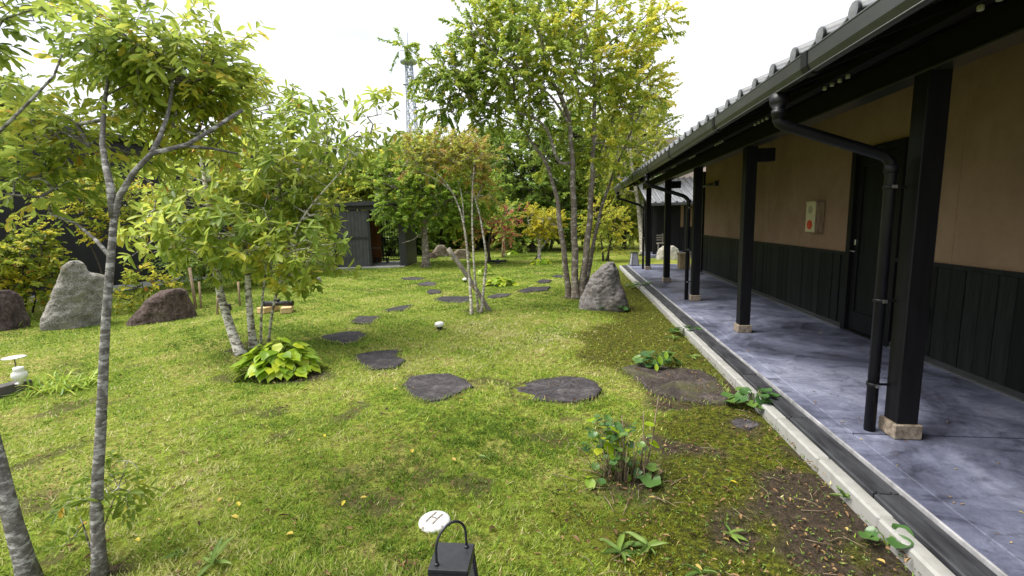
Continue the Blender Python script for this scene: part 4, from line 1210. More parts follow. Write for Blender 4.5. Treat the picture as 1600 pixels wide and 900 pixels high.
# big clump near the veranda
def big_t(p, r): return np.clip((p[:, 0] - 0.2) * .10 + (p[:, 2] - 3.5) * .05, -.22, .25)
tree('clump_tree', 'tall clump of lichen-spotted trunks with broad crown beside the pointed stone', (900, 465),
     [([(889, 464, g), (882, 400), (874, 345), (868, 300, .2), (850, 250, .3), (825, 215, .4)], .072, .030),
      ([(899, 466, g), (898, 400), (896, 320), (894, 250), (890, 195), (876, 150), (852, 110), (845, 50), (840, -20)], .085, .022),
      ([(907, 465, g), (914, 410), (921, 345, .1), (926, 260, .1), (929, 170, .2), (928, 80, .2), (935, -30, .2)], .080, .022),
      ([(912, 463, g), (924, 400, .2), (936, 340, .3), (955, 280, .5), (985, 210, .6), (1020, 130, .6)], .050, .016),
      ([(894, 254), (876, 255, -.1), (866, 238, -.15), (856, 205, -.2), (835, 185, -.2), (790, 170, -.3), (735, 150, -.3), (690, 115, -.3), (640, 78, -.3)], .036, .008),
      ([(890, 195), (860, 150, -.3), (810, 110, -.5), (760, 70, -.6), (735, 30, -.6)], .030, .009),
      ([(928, 100, .2), (960, 60, .3), (1005, 30, .3)], .024, .009),
      ([(876, 150), (905, 100, -.4), (910, 40, -.5)], .026, .009)],
     [(860, 90, 105, 80, -.2), (955, 120, 75, 95, .3), (900, 15, 110, 45, 0), (785, 130, 80, 52, -.4, 1.2), (712, 115, 48, 42, -.3, 1.6), (745, 45, 45, 40, -.4, 1.3), (628, 72, 16, 14, -.3, 1.6), (1005, 55, 38, 45, .3),
      (940, 235, 60, 55, .4), (690, 170, 30, 22, -.3, 1.3), (760, 185, 40, 22, -.3, 1.0), (800, 30, 60, 40, -.3), (1000, 140, 45, 50, .5), (830, 190, 60, 25, .3), (870, 250, 50, 30, .8, .8), (1035, 25, 25, 20, .3), (655, 110, 22, 18, -.3, .8)],
     1500, (.082, .040), M['lf_big'], M['bark_brown'], per=38, detail=1, tint=(.43, .22), tint_noise=.28, twig=.36, tip_r=.0036, seed=41, shell=.75, tfun=big_t, droop=.45)
# pale tree at the veranda's end
tree('pale_trunk_tree', 'pale-trunked tree with yellowing crown behind the end of the veranda', (1003, 397),
     [([(1004, 398, g), (1001, 350), (994, 300), (985, 240), (990, 170), (1005, 110)], .13, .03), ([(1001, 350), (1010, 290, .3), (1025, 220, .4), (1030, 150, .5)], .07, .02)],
     [(1000, 220, 45, 55, 0), (1022, 150, 26, 45, 0), (960, 270, 45, 40, 0), (985, 300, 40, 25, .5), (1035, 210, 22, 40, 0), (975, 175, 35, 45, .5), (945, 220, 30, 40, .5)],
     600, (.12, .06), M['lf_yelgreen'], M['bark_pale'], per=24, detail=0, tint=(.42, .25), twig=.5, tip_r=.006, seed=51, shell=.75, droop=.4)
# maple by the hut
tree('maple_tree', 'green spreading maple standing right of the garden hut', (665, 417),
     [([(665, 417, g), (664, 370), (661, 335), (660, 300), (652, 265)], .15, .06), ([(662, 350), (690, 320, .3), (730, 300, .4), (755, 290, .4)], .07, .02),
      ([(661, 330), (630, 300, -.3), (595, 285, -.4)], .06, .02), ([(664, 360), (645, 375, -.6), (628, 380, -.8)], .04, .015)],
     [(650, 300, 75, 40, 0), (605, 272, 42, 32, -.1), (735, 300, 45, 35, .2), (690, 255, 60, 35, .3), (640, 330, 60, 22, -.4), (710, 340, 50, 18, .3), (640, 255, 45, 30, .2), (770, 310, 18, 25, .2)],
     900, (.12, .085), M['lf_maple'], M['bark_brown'], per=24, detail=0, tint=(.42, .22), tint_noise=.3, twig=.45, tip_r=.006, seed=61, shell=.75, droop=.2,
     tfun=lambda p, r: np.clip((p[:, 2] - 3.2) * .14, -.25, .3))
tree('red_maple', 'small red-leaved maple behind the slender centre stems', (765, 410),
     [([(765, 410, g), (763, 385), (768, 360), (775, 345)], .07, .02), ([(764, 385), (752, 365), (745, 352)], .04, .015)],
     [(770, 350, 30, 12, 0), (795, 338, 22, 10, 0), (785, 368, 24, 9, 0), (750, 345, 26, 16, 0), (735, 365, 18, 12, 0), (815, 330, 12, 8, 0)],
     130, (.10, .05), M['lf_red'], M['bark_dark'], per=18, detail=0, tint=(.5, .3), twig=.4, tip_r=.006, seed=71, cap=1.0, tfun=lambda p, r: (p[:, 0] + 3.6) * .25)
tree('young_tree', 'young fresh green tree tied to a pale post at the lawn end', (786, 402),
     [([(788, 402, g), (788, 375), (789, 345), (790, 325)], .05, .02)],
     [(788, 345, 19, 14, 0), (795, 328, 13, 10, 0), (782, 362, 14, 8, 0)], 90, (.12, .06), M['lf_maple'], M['bark_pale'], per=18, detail=0, tint=(.55, .2), twig=.4, tip_r=.006, seed=72)
tree('yellow_tree', 'small bright yellow tree on a pale leaning trunk at the far lawn', (843, 412),
     [([(843, 412, g), (842, 392), (843, 372), (848, 350), (850, 335)], .085, .03), ([(843, 380), (830, 360), (825, 345)], .04, .015), ([(843, 378), (856, 362), (864, 350)], .04, .015)],
     [(848, 347, 27, 18, 0), (835, 335, 16, 11, 0), (860, 357, 16, 10, 0), (868, 340, 12, 12, 0), (828, 355, 10, 10, 0), (845, 365, 18, 6, 0)],
     190, (.10, .055), M['lf_yellow'], M['bark_pale'], per=20, detail=0, tint=(.55, .25), twig=.35, tip_r=.006, seed=73)
tree('yellow_shrub', 'yellow-green shrub with orange tips behind the big trunks', (945, 408),
     [([(943, 408, g), (940, 380), (935, 350), (930, 325)], .04, .015), ([(947, 408, g), (955, 375), (962, 340)], .04, .015), ([(950, 408, g), (952, 380), (948, 350)], .03, .012)],
     [(940, 335, 26, 20, 0), (958, 350, 26, 24, 0), (930, 360, 18, 22, 0), (948, 380, 30, 14, 0, .6), (920, 345, 10, 14, 0)], 230, (.09, .05), M['lf_bush'], M['bark_dark'], per=15, detail=0, tint=(.58, .25), twig=.4, tip_r=.005, seed=74, cat='shrub')
# shrubs on the left in front of the dark building
tree('yellow_bush', 'yellowing round-leaved bush left of the tall standing stone', (45, 486),
     [([(40, 490, g), (38, 440), (30, 390), (25, 350)], .02, .008), ([(50, 488, g), (60, 440), (65, 390)], .02, .008), ([(30, 490, g), (10, 430), (-10, 380)], .02, .008)],
     [(40, 400, 42, 45, 0), (20, 440, 45, 35, 0), (70, 440, 22, 35, 0), (45, 365, 28, 18, 0, .6), (-20, 420, 40, 45, 0)], 380, (.085, .06), M['lf_bush'], M['bark_dark'], per=14, detail=1, tint=(.48, .25), twig=.28, tip_r=.004, seed=81, cat='bush', base=tuple(at(45, 400, 8.9)[:2]))
tree('yellow_bush', 'orange and yellow flecked bush branching behind the tall standing stone', (165, 480),
     [([(165, 486, g), (160, 430), (140, 380), (120, 340), (110, 300)], .022, .008), ([(168, 486, g), (172, 420), (175, 360), (185, 310)], .022, .008)],
     [(140, 320, 55, 30, 0), (180, 350, 45, 30, 0), (115, 300, 35, 22, 0), (150, 285, 45, 20, 0), (200, 310, 30, 25, 0)], 300, (.085, .055), M['lf_bush'], M['bark_dark'], per=12, detail=1, tint=(.52, .28), twig=.28, tip_r=.004, seed=82, cat='bush', base=tuple(at(165, 400, 9.6)[:2]))
tree('low_bush', 'low yellow-leaved bush right behind the dark reddish boulder', (225, 470),
     [([(225, 474, g), (222, 440), (215, 415)], .012, .005), ([(228, 474, g), (240, 440), (250, 425)], .012, .005)],
     [(205, 445, 22, 16, 0), (225, 425, 25, 16, 0), (195, 470, 14, 14, 0), (250, 440, 18, 16, 0)], 70, (.085, .055), M['lf_bush'], M['bark_dark'], per=9, detail=1, tint=(.55, .25), twig=.25, tip_r=.004, seed=83, cat='bush', base=tuple(at(225, 400, 9.3)[:2]))
for k, (px, py, dq, rx, ry, mt, tt, lab) in enumerate([
    (320, 400, 12.0, 50, 35, 'lf_dark', .5, 'dark green shrub behind the white stems'),
    (405, 415, 13.0, 45, 26, 'lf_maple', .45, 'bright green low shrub seen between the white stems'),
    (470, 370, 15.5, 50, 50, 'lf_yelgreen', .30, 'yellow-green shrub left of the hut'),
    (510, 330, 19.5, 45, 45, 'lf_yelgreen', .40, 'tall yellow-green shrub just behind the hut'),
    (450, 330, 16.5, 40, 50, 'lf_maple', .45, 'leafy green shrub at the end of the charcoal building')]):
    bx, by = at(px, 400, dq)[:2]
    tree('garden_shrub', lab, None, [([(px, py + ry * .9), (px - 6, py), (px - 10, py - ry * .6)], .02, .008), ([(px + 5, py + ry * .9), (px + 12, py), (px + 18, py - ry * .4)], .02, .008)],
         [(px, py, rx, ry, 0), (px - rx * .5, py + ry * .3, rx * .6, ry * .6, 0), (px + rx * .5, py + ry * .25, rx * .6, ry * .6, 0)], 200, (.10, .05), M[mt], M['bark_dark'], per=13, detail=0, tint=(tt, .25), twig=.35, tip_r=.004, seed=90 + k, cat='shrub', base=(bx, by))

# background trees
BG = [
 ('dense_tree', 'dense dark evergreen left of the big clump, behind the yellow tree', 832, 395, 24, [(830, 270, 60, 60), (795, 320, 45, 45), (865, 330, 50, 50), (850, 215, 45, 40), (810, 365, 45, 25), (790, 240, 40, 35)], 'lf_dark', .50),
 ('dense_tree', 'mid green tree behind the slender centre tree', 745, 393, 27, [(745, 255, 45, 40), (770, 300, 40, 50), (720, 300, 45, 40), (765, 222, 28, 20)], 'lf_dark', .75),
 ('dense_tree', 'dark tree directly behind the big lichen trunks', 893, 392, 26, [(890, 270, 55, 60), (920, 310, 50, 60), (870, 355, 40, 30), (905, 210, 45, 45)], 'lf_dark', .65),
 ('broadleaf_tree', 'yellow-green tree directly behind the hut roof', 560, 402, 25, [(565, 280, 45, 35), (530, 320, 45, 40), (595, 262, 40, 25), (625, 275, 40, 30)], 'lf_yelgreen', .38),
 ('broadleaf_tree', 'bright green tree behind the maple crown', 690, 396, 26, [(685, 270, 50, 45), (650, 330, 50, 35), (710, 340, 45, 35), (655, 240, 35, 22)], 'lf_maple', .40),
 ('broadleaf_tree', 'leafy tree between big clump and veranda roof', 975, 392, 25, [(960, 250, 45, 65), (995, 270, 38, 60), (940, 320, 40, 40), (985, 345, 35, 30), (1010, 200, 35, 50)], 'lf_yelgreen', .38),
 ('dense_tree', 'dark tree above the charcoal building at far left', 30, 430, 17, [(20, 165, 60, 40), (-40, 200, 60, 70), (90, 215, 50, 40), (20, 230, 60, 40)], 'lf_dark', .65),
 ('dense_tree', 'green tree behind the fork of the slender left tree', 200, 425, 18, [(200, 235, 65, 40), (150, 265, 55, 35), (260, 255, 55, 35)], 'lf_dark', .8),
 ('broadleaf_tree', 'yellow-green tree rising behind the white-stemmed clump', 390, 418, 20, [(390, 250, 60, 45), (340, 290, 50, 45), (440, 290, 55, 45), (480, 260, 40, 30)], 'lf_yelgreen', .32),
 ('dense_tree', 'small dark shade tree left of the yellow tree', 720, 392, 30, [(725, 350, 45, 30), (765, 365, 45, 22), (680, 370, 45, 22)], 'lf_dark', .35),
 ('dense_tree', 'low dark shade tree behind the hut gate', 610, 400, 24, [(600, 370, 40, 25), (640, 365, 35, 30), (560, 370, 40, 30)], 'lf_dark', .4),
 ('dense_tree', 'dark distant tree right of the tower foot', 620, 380, 60, [(615, 245, 22, 12), (640, 250, 28, 16), (600, 262, 28, 18), (660, 265, 30, 25)], 'lf_far', .6),
]
for k, (nm, lab, px, py, d, lobes_, mt, tt) in enumerate(BG):
    bp = at(px, 345, d)
    tree(nm, lab, None, [([(px, py), (px, (py + lobes_[0][1]) / 2), (lobes_[0][0], lobes_[0][1])], .010 * d * .55, .03)], [(*l, 0) for l in lobes_], 800, (.0072 * d, .0047 * d), M[mt], M['bark_dark'],
         per=28, detail=0, tint=(tt, .22), tint_noise=.3, twig=.026 * d, tip_r=.0004 * d, seed=100 + k, base=(bp[0], bp[1]), dd=d, group='trees behind the garden', shell=.75, droop=.3)

# far wood: one mass of foliage closing the view
def far_wood():
    V, Fs, T = [], [], []
    pos, sz = [], []
    for i in range(520):
        ang = math.radians(rng.uniform(-60, 42)); r = rng.uniform(36, 62)
        x, y_ = r * math.sin(ang), r * math.cos(ang)
        h = rng.uniform(4.0, 8.2)
        n = 130
        u = unit(rng.normal(size=(n, 3))) * rng.random((n, 1)) ** .4
        p = np.array([x, y_, gh(x, y_) + h * .5]) + u * np.array([2.4, 2.0, h * .55])
        pos.append(p); T.append(np.clip(rng.normal(.45, .12) + rng.normal(size=n) * .2 + u[:, 2] * .15, 0, 1))
    pos = np.concatenate(pos); T = np.concatenate(T)
    n = len(pos)
    dv = unit(rng.normal(size=(n, 3)) + np.array([0, 0, -.3])); nv = unit(rng.normal(size=(n, 3)) * .6 + np.array([0, 0, 1]))
    V, fs, ex = leaf_arrays(pos, dv, nv, rng.uniform(.35, .75, n), rng.uniform(.2, .4, n), 0)
    o = obj('far_wood', mesh_np('far_wood', V, fs, ex(T), mat=M['lf_far']))
    tag(o, 'dense green wood closing the view behind the garden', 'wood', kind='stuff')
far_wood()

# ------------------------------------------------------------------ leafy plants
def grid_leaf(name, mat, tint, nu=6, shape='heart', curl=.30, fold=.14):
    """unit leaf along +Y, about 24 to 30 triangles"""
    v, f = [], []
    for i in range(nu + 1):
        t = i / nu
        if shape == 'heart': w = .40 * (math.sin(math.pi * min(t * 1.02 + .06, 1)) ** .8) * (1.12 - .35 * t)
        else: w = .5 * math.sin(math.pi * t) ** .7
        z = -curl * t * t + .03 * math.sin(9 * t)
        v += [(-w, t, z + fold * w), (0, t, z), (w, t, z + fold * w)]
    for i in range(nu):
        a = 3 * i
        f += [(a, a + 1, a + 4, a + 3), (a + 1, a + 2, a + 5, a + 4)]
    return mesh_np(name, v, np.array(f), np.full(len(f), tint), smooth=True, mat=mat)
def round_leaf(name, mat, tint, n=13):
    v, f = [(0, 0, 0)], []
    for k in range(n + 1):
        a = math.radians(-90 + 14 + (360 - 28) * k / n)
        for s in (.55, 1.0):
            r = s * (1 + (.05 * math.sin(5 * a + tint * 9) if s == 1 else 0))
            v.append((r * .5 * math.cos(a), .42 + r * .5 * math.sin(a) - .42 * (1 - s) * .0, .10 * s * s * (1 + .5 * math.sin(3 * a + tint * 20))))
    v[0] = (0, .34, -.02)
    for k in range(n):
        a, b = 1 + 2 * k, 3 + 2 * k
        f.append((0, a, b, b)); 
    f3 = [(0, 1 + 2 * k, 3 + 2 * k) for k in range(n)]
    f4 = [(1 + 2 * k, 2 + 2 * k, 4 + 2 * k, 3 + 2 * k) for k in range(n)]
    return mesh_np(name, v, [np.array(f4), np.array(f3)], np.full(2 * n, tint), smooth=True, mat=mat)
HOSTA = [grid_leaf('leaf', M['lf_hosta'], t) for t in (.1, .25, .35, .45, .6, .85)]
ROUND = [round_leaf('leaf', M['lf_round'], t) for t in (.2, .4, .55, .65, .8)]
WEED = [grid_leaf('leaf', M['lf_weed'], t, 6, 'long', .35, .3) for t in (.2, .5, .9)]
YLEAF = [grid_leaf('leaf', M['lf_hosta'], t, 5, 'long', .2, .2) for t in (.2, .5, .9)]

def place_leaf(me, root, pos, yaw, pitch, roll, L, w=1.0):
    o = obj('leaf', me, root)
    o.matrix_local = Matrix.Translation(pos) @ Matrix.Rotation(yaw, 4, 'Z') @ Matrix.Rotation(pitch, 4, 'X') @ Matrix.Rotation(roll, 4, 'Y') @ Matrix.Diagonal((L * w, L, L, 1))
    return o

def hosta(label, px, py, rx, ry, h, n, L, seed, meshes=HOSTA):
    r = random.Random(seed)
    B = gz(px, py)
    root = thing('hosta_plant', label, 'plant', tuple(B))
    st = MB()
    for i in range(n):
        a = r.uniform(0, 2 * math.pi); q = math.sqrt(r.uniform(0.0, 1))
        x, y_ = q * rx * math.cos(a), q * ry * math.sin(a)
        z = h * (1 - .80 * q * q) * r.uniform(.75, 1.1) + .02
        yaw = math.atan2(-x, y_) + r.uniform(-.5, .5)
        l = L * r.uniform(.7, 1.2)
        lx, ly = x * .78, y_ * .78
        place_leaf(r.choice(meshes), root, (lx, ly, z), yaw, r.uniform(-.45, .25) - q * .25, r.uniform(-.35, .35), l)
        st.tube([(x * .15, y_ * .15, 0), (lx * .6, ly * .6, z * .8), (lx, ly, z)], [.005, .004, .003], 4, cap=False)
    st.build('stems', M['lf_stem'], root)
    return root
M['lf_stem'] = pmat('lf_stem', (0.12, 0.18, 0.03), (0.2, 0.26, 0.05), 8, 0.6, 0)
M['twig'] = pmat('twig', (0.11, 0.085, 0.05), (0.26, 0.20, 0.13), 20, 0.85, 0.3, 0.002)
hosta('broad yellow-green hosta clump at the foot of the white stems', 437, 582, .54, .34, .33, 250, .135, 1)
hosta('small yellow hosta patch right behind the slender centre stems', 783, 446, .42, .25, .18, 40, .20, 2)
hosta('tiny yellow hosta under the yellow tree', 845, 413, .42, .25, .18, 30, .22, 3)
hosta('small yellow hosta close to the far young tree', 797, 398, .42, .25, .18, 20, .25, 4)
hosta('little yellow plant at the bases of the slender stems', 757, 430, .2, .16, .35, 18, .16, 5)

def round_plant(label, px, py, rx, ry, h, n, L, seed, extra=None):
    r = random.Random(seed)
    B = gz(px, py)
    root = thing('round_leaf_plant', label, 'plant', tuple(B))
    st = MB()
    for i in range(n):
        a = i * 2.4 + r.uniform(-.4, .4); q = math.sqrt((i + .5) / n)
        x, y_ = q * rx * math.cos(a), q * ry * math.sin(a)
        z = h * (1 - .6 * q * q) * r.uniform(.7, 1.15)
        l = L * r.uniform(.7, 1.2)
        place_leaf(r.choice(ROUND), root, (x, y_, z), math.atan2(-x, y_) + r.uniform(-.6, .6), r.uniform(-.5, .15), r.uniform(-.3, .3), l)
        st.tube([(x * .1, y_ * .1, -.01), (x * .5, y_ * .5, z * .7), (x, y_, z)], [.004, .0035, .003], 4, cap=False)
    for (x, y_, z, yaw, l, me) in (extra or []):
        place_leaf(me, root, (x, y_, z), yaw, -.9, .2, l, .55)
        st.tube([(x * .2, y_ * .2, 0), (x * .6, y_ * .6, z * .9), (x, y_, z)], .003, 4, cap=False)
    st.build('stems', M['lf_stem'], root)
    return root
round_plant('round-leaved plant with yellowing leaves at the rim of the large brown stone', 1028, 572, .20, .14, .16, 26, .10, 11,
            [(.06, -.12, .20, 3.0, .09, YLEAF[0]), (-.02, -.18, .17, 3.3, .10, YLEAF[0]), (-.06, -.24, .10, 3.1, .08, YLEAF[1]), (.20, .04, .22, -1.0, .09, ROUND[3])])
round_plant('dark green round-leaved plant spilling over the kerb near the brown stone', 1182, 634, .20, .13, .13, 26, .095, 12)
round_plant('small round-leaved plant against the white kerb nearest the camera', 1386, 848, .07, .06, .07, 5, .085, 13)
round_plant('round-leaved plant at the foot of the pointed stone', 957, 486, .20, .10, .12, 9, .13, 14)
round_plant('round-leaved plant midway along the kerb', 1073, 522, .16, .12, .12, 10, .12, 15)
round_plant('low round-leaved patch by the kerb right of the pointed stone', 1003, 449, .30, .26, .12, 14, .16, 16)

def rosette(label, px, py, n, L, seed, spread=.55):
    r = random.Random(seed); B = gz(px, py)
    root = thing('rosette_weed', label, 'weed', tuple(B))
    for i in range(n):
        a = i * 2 * math.pi / n + r.uniform(-.3, .3)
        place_leaf(r.choice(WEED), root, (0, 0, .008), a, r.uniform(.05, spread + .25), r.uniform(-.5, .5), L * r.uniform(.5, 1.2), .23)
    return root
rosette('rosette weed with long toothed leaves near the bottom, left of its twin', 968, 868, 8, .13, 21)
rosette('rosette weed just right of the larger bottom rosette', 1012, 858, 7, .11, 22)
rosette('upright rosette weed in the grass at the bottom left', 335, 884, 7, .13, 23, .9)
rosette('small rosette weed at the bottom edge beneath the mossy ground', 1095, 900, 6, .08, 24)
rosette('pale weed sprouting on the dark soil right of the twin rosettes', 1140, 838, 6, .09, 25, .9)
rosette('small sprout beside the white kerb', 1318, 780, 6, .09, 26, .9)
rosette('tiny weed on the lawn left of the clipped plant', 760, 718, 5, .07, 27)
rosette('tiny weed on moss right of the clipped plant', 1140, 752, 5, .05, 28)
rosette('small light weed by the rim of the brown stone', 1080, 560, 6, .12, 29)
rosette('pale weed in moss between pointed stone and brown stone', 1052, 530, 6, .11, 30)
rosette('grass-like weed at the left of the clipped plant', 905, 640, 5, .06, 31)
rosette('small light green weed at the left lower lawn', 280, 868, 5, .07, 32)

# clipped perennial with bare stems
CP = gz(975, 745)
cp = thing('clipped_plant', 'clipped plant of bare brown stems with a few fresh leaves, front right of lawn', 'plant', tuple(CP))
r = random.Random(5)
st = MB()
for i in range(84):
    a = r.uniform(0, 6.28); q = r.uniform(.02, .17)
    x, y_ = q * math.cos(a), q * .7 * math.sin(a)
    lean = r.uniform(-.2, 1.1); hh = r.choice([r.uniform(.04, .14), r.uniform(.10, .30)])
    st.tube([(x, y_, -.02), (x * (1 + lean * .5) + r.uniform(-.01, .01), y_ * (1 + lean * .5), hh * .55), (x * (1 + lean) + r.uniform(-.02, .02), y_ * (1 + lean), hh)], [.0036, .003, .002], 5)
for (x0, y0, x1, y1, hh) in ((.10, .02, .12, .04, .42), (.12, 0, .22, .10, .50), (.02, .1, .0, .16, .34)):
    st.tube([(x0, y0, -.02), ((x0 + x1) / 2 + .01, (y0 + y1) / 2, hh * .5), (x1, y1, hh)], [.006, .005, .003], 5)
for i in range(14):
    a = r.uniform(0, 6.28); q = r.uniform(.1, .3)
    x, y_ = q * math.cos(a), q * .6 * math.sin(a) - .08
    b = a + r.uniform(-1, 1); l = r.uniform(.08, .2)
    st.tube([(x, y_, .012), (x + l * math.cos(b) * .5, y_ + l * math.sin(b) * .5, .02), (x + l * math.cos(b), y_ + l * math.sin(b), .012)], .003, 4)
st.build('stems', M['twig'], cp)
for i in range(80):
    a = r.uniform(1.2, 4.6) if i < 54 else r.uniform(0, 6.28); q = r.uniform(.03, .2)
    x, y_, z = q * math.cos(a) * 1.15 - .02, q * .8 * math.sin(a) + .04, r.uniform(.14, .34)
    kind = r.random()
    me = r.choice(ROUND) if kind < .78 else r.choice(YLEAF)
    place_leaf(me, cp, (x, y_, z), r.uniform(0, 6.28), r.uniform(-.6, .2), r.uniform(-.4, .4), r.uniform(.035, .07) if kind < .78 else r.uniform(.06, .09))
for i in range(40):
    a = r.uniform(0, 6.28); q = r.uniform(.02, .2)
    place_leaf(r.choice(WEED + YLEAF[:2] + ROUND[2:4]), cp, (q * math.cos(a), q * .75 * math.sin(a), r.uniform(.02, .17)), r.uniform(0, 6.28), r.uniform(-.6, .5), r.uniform(-.5, .5), r.uniform(.025, .055))
for (x, y_, z, l, me) in ((.17, -.06, .05, .12, ROUND[3]), (.20, -.03, .09, .09, ROUND[4]), (.11, -.05, .05, .07, ROUND[2]), (-.20, -.10, .04, .07, YLEAF[0]), (-.23, -.12, .05, .06, YLEAF[1]), (-.17, -.12, .04, .06, ROUND[2]), (-.19, -.14, .03, .05, HOSTA[2])):
    place_leaf(me, cp, (x, y_, z), r.uniform(0, 6.28), r.uniform(-.5, 0), r.uniform(-.3, .3), l)

# strappy grass clump (daylily) on the left
def blade_clump(name, label, px, py, n, Lm, rx, ry, seed, mat, wid=.012, parts=90):
    rg = np.random.default_rng(seed); B = gz(px, py)
    root = thing(name, label, 'plant', tuple(B))
    seg = 5
    for i in range(n):
        a = rg.uniform(0, 2 * math.pi); x0, y0 = rg.normal() * rx, rg.normal() * ry
        L = Lm * rg.uniform(.55, 1.2); out = rg.uniform(.35, .95); up = rg.uniform(.5, 1.0)
        v = []
        for s in range(seg + 1):
            t = s / seg
            rr_ = L * out * t; z = L * (up * t - .85 * t * t * out * 1.1)
            w = wid * (1 - t ** 2) * .5 + .0006
            cx_, cy_ = x0 + rr_ * math.cos(a), y0 + rr_ * math.sin(a)
            v += [(cx_ - w * math.sin(a), cy_ + w * math.cos(a), max(z, .01) + .002), (cx_, cy_, max(z, .01)), (cx_ + w * math.sin(a), cy_ - w * math.cos(a), max(z, .01) + .002)]
        f = []
        for s in range(seg):
            b = 3 * s; f += [(b, b + 1, b + 4, b + 3), (b + 1, b + 2, b + 5, b + 4)]
        obj('leaf', mesh_np('leaf', v, np.array(f), np.full(len(f), np.clip(rg.normal(.55, .25), 0, 1)), smooth=True, mat=mat), root)
    return root
blade_clump('strappy_plant', 'bright strappy-leaved clump left of the slender trunk', 100, 606, 150, .36, .16, .11, 3, M['lf_blade'], .016)
blade_clump('grass_tuft', 'thin grass tuft beside the left-edge dark boulder', 30, 512, 24, .35, .06, .06, 4, M['lf_blade'], .012)

# sucker shoots on the slender trunk base
tree('sucker_shoots', 'sparse leafy suckers around the base of the closest slender trunk', (150, 880),
     [([(150, 880, g), (160, 830), (185, 760), (200, 720)], .004, .002), ([(150, 880, g), (130, 820), (110, 770)], .004, .002)],
     [(180, 770, 35, 35, 0), (120, 780, 30, 22, 0), (200, 730, 25, 20, 0), (110, 860, 40, 25, 0)], 44, (.055, .020), M['lf_oak'], M['bark_birch'], per=9, detail=2, tint=(.25, .2), twig=.08, tip_r=.0012, seed=201, cat='shoots', base=None, bush=True)

# ------------------------------------------------------------------ garden lamps and small things
def path_light(label, px, py, s=1.0):
    B = gz(px, py); root = thing('garden_light', label, 'lamp', tuple(B))
    MB().lathe([(.045 * s, -.02), (.045 * s, .035 * s), (.05 * s, .05 * s)], 14).build('base', M['black_metal'], root)
    MB().lathe([(.052 * s, .05 * s), (.066 * s, .054 * s), (.068 * s, .085 * s), (.060 * s, .105 * s), (.035 * s, .115 * s), (.005, .117 * s)], 18).build('cap', M['white_plastic'], root)
path_light('white round garden light on the lawn near the slender centre stems', 687, 515)
path_light('small white garden light beyond the leaning pole', 727, 441, 1.0)
HP = gz(679, 817)
hd_ = thing('white_cover', 'white round cover marked with an H in the grass by the lantern', 'cover', tuple(HP + np.array([0, 0, .006])), math.radians(-20))
mb = MB().lathe([(.084, -.02), (.086, .004), (.080, .014), (.050, .022), (.005, .025)], 22)
mb.build('dome', M['white_plastic'], hd_)
def hz(x, y_): return .040 - 2.0 * (x * x + y_ * y_) + .001
lm = MB()
for (x0, x1, y0, y1) in ((-.026, -.016, -.045, .045), (.016, .026, -.045, .045), (-.016, .016, -.005, .005)):
    lm.box(x0, x1, y0, y1, .010, .0262)
lm.build('letter', M['grey_timber'], hd_)
# lanterns
def lantern(label, loc, top=.135, bot=.19, h=.36, rz=0.0, handle=True):
    root = thing('lantern', label, 'lantern', loc, rz)
    t, b = top / 2, bot / 2
    MB().box(-b, b, -b, b, 0, .02, .003).build('base', M['black_metal'], root)
    MB().box(-t - .004, t + .004, -t - .004, t + .004, h - .016, h, .002).build('top', M['black_metal'], root)
    for sx in (-1, 1):
        for sy in (-1, 1):
            w = .008
            MB().tube([(sx * (b - w), sy * (b - w), .02), (sx * (t - w * .6), sy * (t - w * .6), h - .016)], .008, 4).build('corner_bar', M['black_metal'], root)
    for k in range(4):
        m_ = MB(); b2, t2 = b - .012, t - .008
        m_.poly([(-b2, -b2, .02), (b2, -b2, .02), (t2, -t2, h - .016), (-t2, -t2, h - .016)])
        m_.poly([(-b2 + .003, -b2 + .003, .02), (b2 - .003, -b2 + .003, .02), (t2 - .003, -t2 + .003, h - .016), (-t2 + .003, -t2 + .003, h - .016)])
        p_ = m_.build('mesh_panel', M['lantern_panel'], root); p_.rotation_euler = (0, 0, k * math.pi / 2)
        f_ = MB().box(-t - .002, t + .002, -t - .004, -t + .004, h - .03, h - .0165).build('top_rail', M['black_metal'], root)
        f_.rotation_euler = (0, 0, k * math.pi / 2)
    if handle:
        pts = []
        for k in range(15):
            a = math.pi * k / 14
            pts.append((-.0445 * math.cos(a) , .048 * -math.cos(a), h + .055 + .075 * math.sin(a)))
        pts = [(pts[0][0], pts[0][1], h - .001), (pts[0][0], pts[0][1], h + .03)] + pts + [(pts[-1][0], pts[-1][1], h + .03), (pts[-1][0], pts[-1][1], h - .001)]
        hn = MB().tube(pts, .0048, 8).build('handle', M['black_metal'], root)
        for q in (0, -1): MB().lathe([(.009, 0), (.009, .006), (.006, .009)], 10, (pts[q][0], pts[q][1], h)).build('handle_ferrule', M['black_metal'], hn)
    return root
def mesh_panel_mat():
    m, nt, b = new_mat('lantern_panel')
    tc = nt.nodes.new('ShaderNodeTexCoord').outputs['Object']
    w = nt.nodes.new('ShaderNodeTexVoronoi'); w.inputs['Scale'].default_value = 160
    nt.links.new(tc, w.inputs['Vector'])
    nt.links.new(ramp(nt, w.outputs['Distance'], [(0.25, (0.62, 0.62, 0.66)), (0.5, (0.14, 0.14, 0.16))]), b.inputs['Base Color'])
    b.inputs['Roughness'].default_value = 0.6
    return m
M['lantern_panel'] = mesh_panel_mat()
lantern('black tapered lantern with an arched handle, close at the bottom edge', (-.442, 1.512, .052), rz=math.radians(2), h=.348)
L2 = gz(1000, 411)
lantern('small tapered lantern standing at the far end of the veranda', (1.96, 15.25, .104), .16, .26, .42, .2, False)
